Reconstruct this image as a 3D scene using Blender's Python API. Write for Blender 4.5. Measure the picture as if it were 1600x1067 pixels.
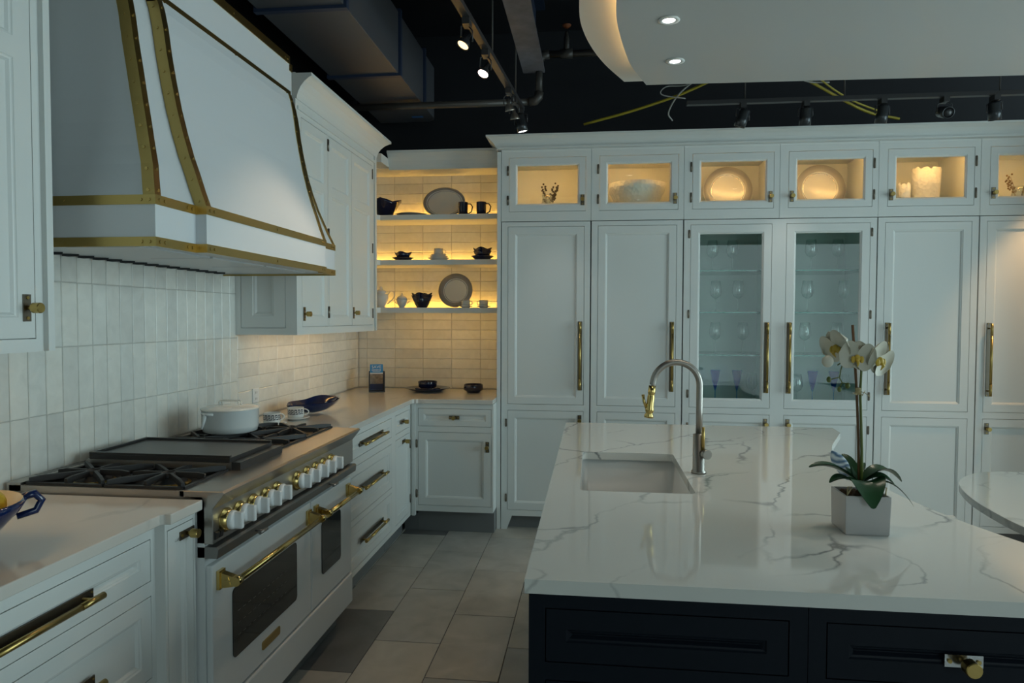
import bpy, bmesh, math, random
from mathutils import Vector, Matrix
random.seed(7)
S = bpy.context.scene
for o in list(bpy.data.objects): bpy.data.objects.remove(o)
C = S.collection
PI = math.pi

# ---------------------------------------------------------------- camera
cam = bpy.data.cameras.new('camera'); camo = bpy.data.objects.new('camera', cam); C.objects.link(camo)
cam.sensor_width = 36.0; cam.lens = 1081.72 / 1600 * 36.0; cam.clip_start = .05
_y, _p, _r = math.radians(6.7043), math.radians(-1.9377), math.radians(.18207)
_f = Vector((-math.sin(_y) * math.cos(_p), math.cos(_y) * math.cos(_p), math.sin(_p)))
_rt = Vector((math.cos(_y), math.sin(_y), 0)); _u = _rt.cross(_f)
_r2 = math.cos(_r) * _rt + math.sin(_r) * _u; _u2 = -math.sin(_r) * _rt + math.cos(_r) * _u
camo.matrix_world = Matrix(((_r2.x, _u2.x, -_f.x, 1.8246), (_r2.y, _u2.y, -_f.y, -3.5874), (_r2.z, _u2.z, -_f.z, 1.4601), (0, 0, 0, 1)))
S.camera = camo

# ---------------------------------------------------------------- world and exposure
W = bpy.data.worlds.new('daylight'); S.world = W; W.use_nodes = True
bg = W.node_tree.nodes['Background']; bg.inputs[0].default_value = (.75, .90, .955, 1); bg.inputs[1].default_value = 5.9
S.view_settings.view_transform = 'Standard'; S.view_settings.look = 'None'
S.view_settings.gamma = 1.0; S.view_settings.use_curve_mapping = False
S.view_settings.exposure = 0.0
S.cycles.transparent_max_bounces = 40

def portal(name, loc, rot, sx, sy):
    l = bpy.data.lights.new(name, 'AREA'); l.shape = 'RECTANGLE'; l.size = sx; l.size_y = sy
    l.cycles.is_portal = True
    o = bpy.data.objects.new(name, l); o.location = loc; o.rotation_euler = rot; C.objects.link(o)
# the showroom's street windows: daylight enters through these openings
portal('window_portal_right', (7.55, -1.1, 1.7), (0, PI / 2, 0), 3.2, 4.6)
portal('window_portal_front', (4.8, -6.55, 1.55), (PI / 2, 0, 0), 3.2, 2.5)

# ---------------------------------------------------------------- materials
MATS = {}
def nodes(name):
    m = bpy.data.materials.new(name); m.use_nodes = True; MATS[name] = m
    nt = m.node_tree; return m, nt, nt.nodes['Principled BSDF']
def pm(name, col, rough=.5, metal=0., coat=0., bump=0., bscale=60., var=0., spec=.5):
    m, nt, b = nodes(name)
    b.inputs['Base Color'].default_value = (*col, 1); b.inputs['Roughness'].default_value = rough
    b.inputs['Metallic'].default_value = metal; b.inputs['Coat Weight'].default_value = coat
    b.inputs['Specular IOR Level'].default_value = spec
    if bump or var:
        tc = nt.nodes.new('ShaderNodeTexCoord'); no = nt.nodes.new('ShaderNodeTexNoise')
        no.inputs['Scale'].default_value = bscale; no.inputs['Detail'].default_value = 4
        nt.links.new(tc.outputs['Object'], no.inputs['Vector'])
        if bump:
            bp = nt.nodes.new('ShaderNodeBump'); bp.inputs['Strength'].default_value = bump; bp.inputs['Distance'].default_value = .004
            nt.links.new(no.outputs['Fac'], bp.inputs['Height']); nt.links.new(bp.outputs['Normal'], b.inputs['Normal'])
        if var:
            cr = nt.nodes.new('ShaderNodeMix'); cr.data_type = 'RGBA'
            cr.inputs[6].default_value = (*[c * (1 - var) for c in col], 1); cr.inputs[7].default_value = (*[min(1, c * (1 + var)) for c in col], 1)
            nt.links.new(no.outputs['Fac'], cr.inputs[0]); nt.links.new(cr.outputs[2], b.inputs['Base Color'])
    return m
def emit(name, col, s):
    m, nt, b = nodes(name)
    b.inputs['Base Color'].default_value = (0, 0, 0, 1); b.inputs['Emission Color'].default_value = (*col, 1); b.inputs['Emission Strength'].default_value = s
    return m
pm('paint', (.70, .72, .70), .42, bump=.03, bscale=200)
pm('hood_white', (.66, .69, .71), .38, bump=.02, bscale=120)
pm('panel_white', (.72, .72, .69), .5)
pm('panel_grey', (.46, .475, .475), .45, bump=.03, bscale=90)
pm('wall_white', (.62, .62, .58), .6)
pm('dark_paint', (.012, .013, .018), .7)
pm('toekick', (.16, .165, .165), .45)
pm('gap_dark', (.02, .022, .024), .6)
pm('brass', (.46, .33, .115), .3, 1., bump=.02, bscale=90)
pm('brass_bright', (.62, .46, .17), .2, 1.)
pm('bronze', (.20, .175, .14), .34, 1.)
pm('steel', (.46, .43, .40), .36, 1., bump=.02, bscale=140)
pm('steel_dark', (.28, .27, .26), .4, 1.)
pm('nickel', (.36, .34, .31), .36, 1.)
pm('iron', (.018, .018, .019), .5, bump=.1, bscale=220)
pm('griddle_black', (.03, .03, .03), .32)
pm('navy', (.0032, .0065, .0125), .5, bump=.02, bscale=200, spec=.18)
pm('cobalt', (.006, .016, .075), .12, coat=.4)
pm('navy_glaze', (.004, .008, .035), .14, coat=.3)
pm('cream_glaze', (.72, .64, .46), .18)
pm('porcelain', (.72, .71, .68), .14)
pm('plate_rim', (.30, .29, .28), .3)
pm('platinum', (.5, .5, .5), .2, 1.)
pm('enamel', (.66, .70, .70), .1, coat=.5)
pm('lid_enamel', (.74, .72, .66), .16, coat=.3)
pm('knob_white', (.80, .82, .82), .3)
pm('enamel_door', (.68, .71, .71), .22, coat=.25)
pm('oven_glass', (.006, .007, .007), .05, spec=.6)
pm('sink_white', (.62, .64, .63), .2)
pm('pot_white', (.44, .43, .42), .35)
pm('soil', (.07, .035, .012), .95, bump=.8, bscale=260, var=.5)
pm('leaf', (.022, .07, .028), .28, bump=.05, bscale=60, var=.25)
pm('stem', (.09, .12, .02), .5)
pm('stake', (.11, .05, .015), .6)
pm('petal', (.62, .60, .50), .5)
pm('petal_yellow', (.55, .38, .05), .5)
pm('raffia', (.42, .34, .18), .8)
pm('duct', (.075, .078, .09), .5, bump=.05, bscale=15)
pm('duct_side', (.02, .035, .075), .5)
pm('tape_blue', (.05, .16, .42), .5)
pm('pipe', (.05, .045, .04), .4)
pm('pipe_red', (.25, .07, .02), .5)
pm('beam', (.16, .16, .19), .6, bump=.2, bscale=12, var=.5)
pm('track_black', (.03, .03, .032), .35)
pm('spot_grey', (.05, .055, .06), .3, .6)
pm('cable_yellow', (.42, .34, .03), .5)
pm('cable_white', (.4, .4, .38), .5)
pm('outlet_white', (.72, .74, .75), .4)
pm('fruit_yellow', (.50, .33, .012), .4, bump=.25, bscale=160, var=.35)
pm('fruit_green', (.30, .42, .02), .4, bump=.2, bscale=160, var=.3)
pm('holder_black', (.012, .012, .014), .4)
pm('paper_blue', (.03, .25, .55), .5)
pm('paper_white', (.75, .75, .72), .5)
pm('print_photo', (.30, .24, .18), .5, bscale=60, var=.8)
pm('print_navy', (.02, .03, .10), .5)
pm('ink', (.015, .015, .03), .4)
pm('floor_grout', (.05, .05, .05), .8)
pm('wall_grout', (.46, .45, .42), .8)
pm('twig', (.05, .04, .03), .7)
pm('amber_twig', (.20, .13, .06), .7)
pm('black_plastic', (.01, .01, .012), .35)
emit('led_warm', (1.0, .58, .20), 20.0)
emit('led_shelf', (1.0, .53, .10), 22.0)
emit('led_uplight', (1.0, .52, .09), 24.0)
emit('led_display', (1.0, .5, .15), 52.0)
emit('led_cove', (1.0, .58, .2), 16.0)
emit('lamp_warm', (1.0, .62, .28), 3.0)
emit('lamp_pink', (1.0, .72, .66), 14.0)
emit('lamp_white', (.95, .97, 1.0), 8.0)

def clear(name, col, ior, rough, refl):
    m, nt, b = nodes(name); nt.nodes.remove(b)
    out = nt.nodes['Material Output']
    t = nt.nodes.new('ShaderNodeBsdfTransparent'); t.inputs[0].default_value = (*col, 1)
    g = nt.nodes.new('ShaderNodeBsdfGlossy'); g.inputs['Roughness'].default_value = rough
    lw = nt.nodes.new('ShaderNodeLayerWeight'); lw.inputs['Blend'].default_value = .5
    pw = nt.nodes.new('ShaderNodeMath'); pw.operation = 'POWER'; pw.inputs[1].default_value = 5.0
    r0 = ((ior - 1) / (ior + 1)) ** 2
    mu = nt.nodes.new('ShaderNodeMath'); mu.operation = 'MULTIPLY_ADD'; mu.inputs[1].default_value = (1 - r0) * refl; mu.inputs[2].default_value = r0
    mx = nt.nodes.new('ShaderNodeMixShader')
    nt.links.new(lw.outputs['Facing'], pw.inputs[0]); nt.links.new(pw.outputs[0], mu.inputs[0]); nt.links.new(mu.outputs[0], mx.inputs[0])
    nt.links.new(t.outputs[0], mx.inputs[1]); nt.links.new(g.outputs[0], mx.inputs[2]); nt.links.new(mx.outputs[0], out.inputs[0])
clear('pane_glass', (.93, .98, .97), 1.45, .01, 1)
clear('crystal', (.955, .972, .968), 2.1, .04, 1)
clear('tinted_glass', (.60, .615, .61), 1.45, .01, 1)
clear('blue_crystal', (.10, .60, .95), 1.3, .03, .6)
clear('shelf_glass', (.62, .88, .80), 1.5, .02, 1)
pm('shelf_glass_edge', (.01, .16, .12), .15)

def tile_mat(name, base, spread, rough, bump, scale, axis):
    m, nt, b = nodes(name)
    oi = nt.nodes.new('ShaderNodeObjectInfo'); cr = nt.nodes.new('ShaderNodeValToRGB')
    el = cr.color_ramp.elements; el[0].color = (*base[0], 1); el[1].color = (*base[-1], 1)
    for i, c in enumerate(base[1:-1]):
        e = el.new((i + 1) / (len(base) - 1)); e.color = (*c, 1)
    nt.links.new(oi.outputs['Random'], cr.inputs[0])
    tc = nt.nodes.new('ShaderNodeTexCoord'); mp = nt.nodes.new('ShaderNodeMapping'); mp.inputs['Scale'].default_value = axis
    va = nt.nodes.new('ShaderNodeVectorMath'); va.operation = 'ADD'
    nt.links.new(tc.outputs['Object'], mp.inputs['Vector']); nt.links.new(mp.outputs[0], va.inputs[0]); nt.links.new(oi.outputs['Location'], va.inputs[1])
    no = nt.nodes.new('ShaderNodeTexNoise'); no.inputs['Scale'].default_value = scale; no.inputs['Detail'].default_value = 5; no.inputs['Distortion'].default_value = .6
    nt.links.new(va.outputs[0], no.inputs['Vector'])
    mx = nt.nodes.new('ShaderNodeMix'); mx.data_type = 'RGBA'; mx.blend_type = 'MULTIPLY'; mx.inputs[0].default_value = 1
    r2 = nt.nodes.new('ShaderNodeValToRGB'); r2.color_ramp.elements[0].position = .3; r2.color_ramp.elements[1].position = .7
    r2.color_ramp.elements[0].color = (1 - spread, 1 - spread, 1 - spread, 1); r2.color_ramp.elements[1].color = (1, 1, 1, 1)
    nt.links.new(no.outputs['Fac'], r2.inputs[0]); nt.links.new(cr.outputs[0], mx.inputs[6]); nt.links.new(r2.outputs[0], mx.inputs[7])
    nt.links.new(mx.outputs[2], b.inputs['Base Color']); b.inputs['Roughness'].default_value = rough
    bp = nt.nodes.new('ShaderNodeBump'); bp.inputs['Strength'].default_value = bump; bp.inputs['Distance'].default_value = .003
    nt.links.new(no.outputs['Fac'], bp.inputs['Height']); nt.links.new(bp.outputs[0], b.inputs['Normal'])
tile_mat('wall_tile', [(.68, .68, .64), (.80, .79, .73), (.74, .75, .71), (.84, .82, .75)], .10, .2, .55, 18, (1, 1, 1))
tile_mat('floor_tile', [(.34, .345, .335), (.46, .445, .40), (.42, .425, .40), (.50, .48, .42), (.45, .45, .425)], .28, .34, .15, 6, (1, 1, 1))

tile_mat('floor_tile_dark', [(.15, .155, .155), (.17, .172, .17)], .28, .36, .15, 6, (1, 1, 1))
def marble(name, base, vein, scale, thick, mask, rough):
    m, nt, b = nodes(name)
    tc = nt.nodes.new('ShaderNodeTexCoord')
    n1 = nt.nodes.new('ShaderNodeTexNoise'); n1.inputs['Scale'].default_value = 3.2; n1.inputs['Detail'].default_value = 6
    mu = nt.nodes.new('ShaderNodeVectorMath'); mu.operation = 'SCALE'; mu.inputs[3].default_value = .34
    ad = nt.nodes.new('ShaderNodeVectorMath'); ad.operation = 'ADD'
    nt.links.new(tc.outputs['Object'], n1.inputs['Vector']); nt.links.new(n1.outputs['Color'], mu.inputs[0])
    nt.links.new(tc.outputs['Object'], ad.inputs[0]); nt.links.new(mu.outputs[0], ad.inputs[1])
    mp0 = nt.nodes.new('ShaderNodeMapping'); mp0.inputs['Rotation'].default_value = (0, 0, -1.0); nt.links.new(ad.outputs[0], mp0.inputs['Vector'])
    mp = nt.nodes.new('ShaderNodeMapping'); mp.inputs['Scale'].default_value = (scale * .5, scale * 1.5, scale)
    nt.links.new(mp0.outputs[0], mp.inputs['Vector'])
    vo = nt.nodes.new('ShaderNodeTexVoronoi'); vo.feature = 'DISTANCE_TO_EDGE'; vo.inputs['Scale'].default_value = 1
    nt.links.new(mp.outputs[0], vo.inputs['Vector'])
    r = nt.nodes.new('ShaderNodeValToRGB'); r.color_ramp.elements[0].color = (1, 1, 1, 1); r.color_ramp.elements[1].color = (0, 0, 0, 1); r.color_ramp.elements[1].position = thick
    nt.links.new(vo.outputs['Distance'], r.inputs[0])
    n2 = nt.nodes.new('ShaderNodeTexNoise'); n2.inputs['Scale'].default_value = 2.3; n2.inputs['Detail'].default_value = 3
    nt.links.new(tc.outputs['Object'], n2.inputs['Vector'])
    r2 = nt.nodes.new('ShaderNodeValToRGB'); r2.color_ramp.elements[0].position = mask; r2.color_ramp.elements[1].position = mask + .2
    nt.links.new(n2.outputs['Fac'], r2.inputs[0])
    ml = nt.nodes.new('ShaderNodeMath'); ml.operation = 'MULTIPLY'
    nt.links.new(r.outputs[0], ml.inputs[0]); nt.links.new(r2.outputs[0], ml.inputs[1])
    mx = nt.nodes.new('ShaderNodeMix'); mx.data_type = 'RGBA'; mx.inputs[6].default_value = (*base, 1); mx.inputs[7].default_value = (*vein, 1)
    nt.links.new(ml.outputs[0], mx.inputs[0]); nt.links.new(mx.outputs[2], b.inputs['Base Color'])
    b.inputs['Roughness'].default_value = rough
marble('marble', (.70, .70, .66), (.24, .25, .25), 2.7, .028, .42, .05)
marble('quartz', (.64, .61, .56), (.40, .38, .36), 1.7, .02, .5, .13)

def agate():
    m, nt, b = nodes('agate_fabric')
    tc = nt.nodes.new('ShaderNodeTexCoord'); w = nt.nodes.new('ShaderNodeTexWave'); w.wave_type = 'RINGS'
    w.inputs['Scale'].default_value = 16; w.inputs['Distortion'].default_value = 7; w.inputs['Detail Scale'].default_value = 1.4
    nt.links.new(tc.outputs['Object'], w.inputs['Vector'])
    r = nt.nodes.new('ShaderNodeValToRGB'); r.color_ramp.elements[0].color = (.12, .22, .36, 1); r.color_ramp.elements[1].color = (.85, .9, .95, 1)
    nt.links.new(w.outputs['Fac'], r.inputs[0]); nt.links.new(r.outputs[0], b.inputs['Base Color']); b.inputs['Roughness'].default_value = .6
agate()
def carved():
    m, nt, b = nodes('carved_white'); b.inputs['Base Color'].default_value = (.78, .76, .72, 1); b.inputs['Roughness'].default_value = .45
    tc = nt.nodes.new('ShaderNodeTexCoord'); v = nt.nodes.new('ShaderNodeTexVoronoi'); v.inputs['Scale'].default_value = 40
    nt.links.new(tc.outputs['Object'], v.inputs['Vector'])
    bp = nt.nodes.new('ShaderNodeBump'); bp.inputs['Strength'].default_value = .8; bp.inputs['Distance'].default_value = .006
    nt.links.new(v.outputs['Distance'], bp.inputs['Height']); nt.links.new(bp.outputs[0], b.inputs['Normal'])
carved()

# ---------------------------------------------------------------- mesh helpers
ORG = {}
class MB:
    def __init__(s): s.v = []; s.f = []; s.m = []; s.sm = []
    def add(s, vs, fs, m=0, sm=False):
        b = len(s.v); s.v += [Vector(p) for p in vs]
        for f in fs: s.f.append([i + b for i in f]); s.m.append(m); s.sm.append(sm)
        return s
    def box(s, x0, x1, y0, y1, z0, z1, m=0):
        v = [(x, y, z) for z in (z0, z1) for y in (y0, y1) for x in (x0, x1)]
        return s.add(v, [(0, 2, 3, 1), (4, 5, 7, 6), (0, 1, 5, 4), (2, 6, 7, 3), (0, 4, 6, 2), (1, 3, 7, 5)], m)
    def fbox(s, f, u0, u1, v0, v1, n0, n1, m=0):
        v = [f(u, w, n) for n in (n0, n1) for w in (v0, v1) for u in (u0, u1)]
        return s.add(v, [(0, 2, 3, 1), (4, 5, 7, 6), (0, 1, 5, 4), (2, 6, 7, 3), (0, 4, 6, 2), (1, 3, 7, 5)], m)
    def loft(s, rings, m=0, closed=True, caps=True, sm=True):
        n = len(rings[0]); b = len(s.v); s.v += [Vector(p) for r in rings for p in r]
        for i in range(len(rings) - 1):
            for j in range(n if closed else n - 1):
                k = (j + 1) % n
                s.f.append([b + i * n + j, b + i * n + k, b + (i + 1) * n + k, b + (i + 1) * n + j]); s.m.append(m); s.sm.append(sm)
        if caps and closed:
            s.f.append([b + j for j in range(n)][::-1]); s.m.append(m); s.sm.append(False)
            s.f.append([b + (len(rings) - 1) * n + j for j in range(n)]); s.m.append(m); s.sm.append(False)
        return s
    def lathe(s, prof, o=(0, 0, 0), seg=24, m=0, ax=None, sx=1, sy=1, caps=True, sm=True):
        o = Vector(o); Q = ax if ax else Matrix.Identity(3); R = []
        for r, z in prof: R.append([o + Q @ Vector((max(r, 1e-4) * sx * math.cos(2 * PI * k / seg), max(r, 1e-4) * sy * math.sin(2 * PI * k / seg), z)) for k in range(seg)])
        return s.loft(R, m, True, caps, sm)
    def tube(s, pts, r, seg=8, m=0, caps=True, sm=True):
        pts = [Vector(p) for p in pts]; rs = r if isinstance(r, (list, tuple)) else [r] * len(pts); R = []
        t = (pts[1] - pts[0]).normalized(); a = Vector((0, 0, 1)) if abs(t.z) < .9 else Vector((1, 0, 0)); nn = t.cross(a).normalized()
        for i, p in enumerate(pts):
            t = (pts[min(i + 1, len(pts) - 1)] - pts[max(i - 1, 0)]).normalized()
            nn = (nn - t * nn.dot(t)).normalized(); bb = t.cross(nn)
            R.append([p + rs[i] * (math.cos(2 * PI * k / seg) * nn + math.sin(2 * PI * k / seg) * bb) for k in range(seg)])
        return s.loft(R, m, True, caps, sm)
    def prism(s, poly, z0, z1, m=0, f=None):
        f = f or (lambda a, b, c: (a, b, c)); n = len(poly)
        s.add([f(a, b, z0) for a, b in poly] + [f(a, b, z1) for a, b in poly],
              [list(range(n))[::-1], list(range(n, 2 * n))] + [[i, (i + 1) % n, n + (i + 1) % n, n + i] for i in range(n)], m)
        return s
    def ellip(s, c, r, m=0, seg=12, rings=8, Q=None):
        c = Vector(c); Q = Q or Matrix.Identity(3); R = []
        for i in range(rings + 1):
            a = -PI / 2 + PI * i / rings
            R.append([c + Q @ Vector((r[0] * max(math.cos(a), 1e-3) * math.cos(2 * PI * k / seg), r[1] * max(math.cos(a), 1e-3) * math.sin(2 * PI * k / seg), r[2] * math.sin(a))) for k in range(seg)])
        return s.loft(R, m)
    def build(s, name, mats, parent=None, bevel=0., org=None, local=False):
        mats = [mats] if isinstance(mats, str) else mats
        me = bpy.data.meshes.new(name)
        o0 = Vector((0, 0, 0)) if local else (Vector(org) if org is not None else (ORG[parent.name] if parent else Vector((0, 0, 0))))
        me.from_pydata([v - o0 for v in s.v], [], s.f)
        for x in mats: me.materials.append(MATS[x])
        me.polygons.foreach_set('material_index', s.m); me.polygons.foreach_set('use_smooth', s.sm)
        bm = bmesh.new(); bm.from_mesh(me); bmesh.ops.recalc_face_normals(bm, faces=bm.faces); bm.to_mesh(me); bm.free(); me.update()
        o = bpy.data.objects.new(name, me); C.objects.link(o)
        if parent: o.parent = parent; ORG[o.name] = ORG[parent.name]
        else: o.location = o0; ORG[o.name] = o0
        if bevel:
            b = o.modifiers.new('edge', 'BEVEL'); b.width = bevel; b.segments = 2; b.limit_method = 'ANGLE'; b.angle_limit = math.radians(50)
        return o
def tag(o, label=None, cat=None, group=None, kind=None):
    if label: o['label'] = label
    if cat: o['category'] = cat
    if group: o['group'] = group
    if kind: o['kind'] = kind
    return o
def thing(name, label, cat, loc=(0, 0, 0), group=None):
    o = bpy.data.objects.new(name, None); o.empty_display_size = .05; C.objects.link(o); o.location = loc; ORG[o.name] = Vector(loc)
    return tag(o, label, cat, group)
def copy_tree(o, parent=None):
    c = o.copy(); C.objects.link(c)
    if parent: c.parent = parent
    for ch in list(o.children): copy_tree(ch, c)
    return c
FX = lambda p: (lambda u, v, n: (p + n, u, v))      # faces +x, u runs along y
FY = lambda p: (lambda u, v, n: (u, p - n, v))      # faces -y, u runs along x

def face_frame(mb, f, u0, u1, v0, v1, holes, m=0, d=.02):
    us = sorted({u0, u1, *[h[0] for h in holes], *[h[1] for h in holes]}); vs = sorted({v0, v1, *[h[2] for h in holes], *[h[3] for h in holes]})
    us = [u for u in us if u0 - 1e-6 <= u <= u1 + 1e-6]
    for v_a, v_b in zip(vs, vs[1:]):
        run = None
        for u_a, u_b in zip(us, us[1:]):
            cu, cv = (u_a + u_b) / 2, (v_a + v_b) / 2
            solid = not any(h[0] < cu < h[1] and h[2] < cv < h[3] for h in holes)
            if solid: run = [run[0], u_b] if run else [u_a, u_b]
            if (not solid or u_b == us[-1]) and run: mb.fbox(f, run[0], run[1], v_a, v_b, -d, 0, m); run = None
def door(parent, f, u0, u1, v0, v1, fw=.045, mats='paint', splits=(), glass=False, name='door', g=.0025, bead=.013):
    mb = MB(); u0 += g; u1 -= g; v0 += g; v1 -= g; d = .02
    mb.fbox(f, u0, u0 + fw, v0, v1, -d, 0); mb.fbox(f, u1 - fw, u1, v0, v1, -d, 0)
    edges = [v0] + [x for s in splits for x in s] + [v1]
    bars = [(v0, v0 + fw)] + list(splits) + [(v1 - fw, v1)]
    for a, b in bars: mb.fbox(f, u0 + fw, u1 - fw, a, b, -d, 0)
    for (a0, a1), (b0, b1) in zip(bars, bars[1:]):
        p0, p1, q0, q1 = u0 + fw, u1 - fw, a1, b0
        A = [(p0, q0), (p1, q0), (p1, q1), (p0, q1)]
        def ring(k, n): return [f(p0 + k, q0 + k, n), f(p1 - k, q0 + k, n), f(p1 - k, q1 - k, n), f(p0 + k, q1 - k, n)]
        rr = [ring(0, -.001), ring(.003, -.0035), ring(bead * .55, -.0045), ring(bead, -.011)]
        mb.loft(rr, 0, True, False, False)
        if not glass: mb.add(ring(bead, -.011), [(0, 1, 2, 3)])
    o = mb.build(name, mats, parent)
    if glass:
        for (a0, a1), (b0, b1) in zip(bars, bars[1:]):
            MB().fbox(f, u0 + fw + bead - .003, u1 - fw - bead + .003, a1 + bead - .003, b0 - bead + .003, -.013, -.010).build('pane', 'pane_glass', o)
    return o
def pull(parent, f, u, v, L, vert=True, off=.034, r=.0085):
    mb = MB(); pw = .014
    g = (lambda a, b, n: f(u + b, v + a, n)) if vert else (lambda a, b, n: f(u + a, v - b, n))
    mb.fbox(g, -L / 2, L / 2, -pw, pw, .0005, .0035, 1)
    for s in (-1, 1):
        mb.tube([g(s * (L / 2 - .035), 0, .003), g(s * (L / 2 - .035), 0, off)], .005, 8, 0)
        mb.tube([g(s * (L / 2 - .006), -pw * .45, .003), g(s * (L / 2 - .006), -pw * .45, .006)], .003, 6, 0)
    e = L / 2 - .004; q = e - .075
    mb.tube([g(-e, 0, off), g(-q, 0, off)], r, 14); mb.tube([g(-q + .001, 0, off), g(q - .001, 0, off)], r * .93, 14); mb.tube([g(q, 0, off), g(e, 0, off)], r, 14)
    o = mb.build('handle', ['brass', 'bronze'], parent); o['label'] = 'brass bar handle on dark bronze backplate'; return o
def knob(parent, f, u, v, horiz=False, r=.0135, off=.03, mats=('brass', 'bronze')):
    mb = MB(); a, b = (.036, .0125) if horiz else (.0125, .036)
    mb.fbox(f, u - a, u + a, v - b, v + b, .0005, .0035, 1)
    for s in (-1, 1):
        q = (u + s * (a - .009), v) if horiz else (u, v + s * (b - .009))
        mb.tube([f(q[0], q[1], .003), f(q[0], q[1], .0065)], .0045, 8, 0)
    mb.tube([f(u, v, .003), f(u, v, off - .012)], .006, 10, 0)
    mb.tube([f(u, v, off - .014), f(u, v, off - .012), f(u, v, off + .008), f(u, v, off + .010)], [r * .9, r, r, r * .9], 20, 0, True, False)
    o = mb.build('knob', list(mats), parent); o['label'] = 'round brass knob on bronze plate'; return o
def hinge(parent, f, u, v, h=.05):
    o = MB().fbox(f, u - .007, u + .007, v - h / 2, v + h / 2, .0005, .0025).tube([f(u, v - h / 2 - .003, .0025), f(u, v + h / 2 + .003, .0025)], .0038, 8).build('hinge', 'bronze', parent); return o
def carcass(mb, f, u0, u1, v0, v1, depth, m=0, t=.018, back=True, top=True, bottom=True):
    mb.fbox(f, u0, u0 + t, v0, v1, -depth, -.02, m); mb.fbox(f, u1 - t, u1, v0, v1, -depth, -.02, m)
    if bottom: mb.fbox(f, u0 + t, u1 - t, v0, v0 + t, -depth, -.02, m)
    if top: mb.fbox(f, u0 + t, u1 - t, v1 - t, v1, -depth, -.02, m)
    if back: mb.fbox(f, u0 + t, u1 - t, v0 + t, v1 - t, -depth, -depth + .008, m)
# ---------------------------------------------------------------- the room
fl = tag(MB().box(0, 7.5, -6.5, 1.65, -.06, -.004).build('floor', 'floor_grout'), kind='structure')
TW, TL = .3028, .606
def floor_tile_mesh():
    w, l = TW / 2 - .0015, TL / 2 - .0015; c = .0015
    mb = MB(); mb.loft([[(-w, -l, -.01), (w, -l, -.01), (w, l, -.01), (-w, l, -.01)], [(-w, -l, -c), (w, -l, -c), (w, l, -c), (-w, l, -c)], [(-w + c, -l + c, 0), (w - c, -l + c, 0), (w - c, l - c, 0), (-w + c, l - c, 0)]], 0, True, True, False)
    return mb
first = None; cand = []; dark = []
for i in range(-2, 23):
    for j in range(-13, 4):
        x = .849 + TW * (i - .5); y = (.330 if i % 2 == 0 else .018) + TL * (j + .5)
        if x - TW / 2 < -.02 or y + TL / 2 > 1.9: continue
        cand.append((math.hypot(x - 1.4, y + .6), x, y))
cand.sort()
for d, x, y in cand[:290]:
    if first is None: o = first = floor_tile_mesh().build('floor_tile', 'floor_tile', fl, local=True)
    else: o = first.copy(); C.objects.link(o); o.parent = fl
    o.location = (x, y, random.uniform(-.0006, .0004))
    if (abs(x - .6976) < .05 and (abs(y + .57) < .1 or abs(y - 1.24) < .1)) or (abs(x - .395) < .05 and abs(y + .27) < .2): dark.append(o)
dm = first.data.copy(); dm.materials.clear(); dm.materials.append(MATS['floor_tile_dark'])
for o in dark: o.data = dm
rest = MB(); w, l = TW / 2 - .0015, TL / 2 - .0015
for d, x, y in cand[290:]: rest.box(x - w, min(x + w, 7.5), max(y - l, -6.5), min(y + l, 1.65), -.008, 0)
tag(rest.build('far_floor_tiles', 'floor_tile', fl), kind='stuff')

wl = tag(MB().box(-.12, -.008, -6.5, 1.76, -.06, 2.735).build('wall_left', 'wall_white'), kind='structure')
tag(MB().box(-.12, -.008, -6.5, 1.76, 2.735, 3.6).build('wall_left_upper', 'dark_paint'), kind='structure')
wb = tag(MB().box(-.008, 7.5, 1.658, 1.76, -.06, 2.62).build('wall_back', 'wall_white'), kind='structure')
tag(MB().box(-.008, 7.5, 1.658, 1.76, 2.62, 3.6).build('wall_back_upper', 'dark_paint'), kind='structure')
tag(MB().box(-.12, 7.6, -6.6, 1.76, 3.6, 3.7).build('ceiling', 'dark_paint'), kind='structure')
tag(MB().box(7.5, 7.6, -6.6, -3.4, -.06, 3.6).box(7.5, 7.6, 1.2, 1.76, -.06, 3.6).box(7.5, 7.6, -3.4, 1.2, -.06, .1).box(7.5, 7.6, -3.4, 1.2, 3.3, 3.6).build('wall_right', 'wall_white'), kind='structure')
tag(MB().box(-.12, 3.2, -6.6, -6.5, -.06, 3.6).box(6.4, 7.6, -6.6, -6.5, -.06, 3.6).box(3.2, 6.4, -6.6, -6.5, -.06, .3).box(3.2, 6.4, -6.6, -6.5, 2.8, 3.6).build('wall_front', 'wall_white'), kind='structure')
def window(name, f, u0, u1, v0, v1, n, glass='pane_glass'):
    mb = MB(); mb.fbox(f, u0, u1, v0, v0 + .06, 0, .06); mb.fbox(f, u0, u1, v1 - .06, v1, 0, .06)
    for i in range(n + 1):
        u = u0 + (u1 - u0 - .06) * i / n; mb.fbox(f, u, u + .06, v0 + .06, v1 - .06, 0, .06)
    o = tag(mb.build(name, 'black_plastic'), kind='structure')
    for i in range(n):
        a = u0 + (u1 - u0 - .06) * i / n + .06; b = u0 + (u1 - u0 - .06) * (i + 1) / n
        MB().fbox(f, a, b, v0 + .06, v1 - .06, .028, .032).build('pane', glass, o)
window('window_1', lambda u, v, n: (7.52 + n, u, v), -3.4, 1.2, .1, 3.3, 3)
window('window_2', lambda u, v, n: (u, -6.53 - n, v), 3.2, 6.4, .3, 2.8, 1, 'tinted_glass')

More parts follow.
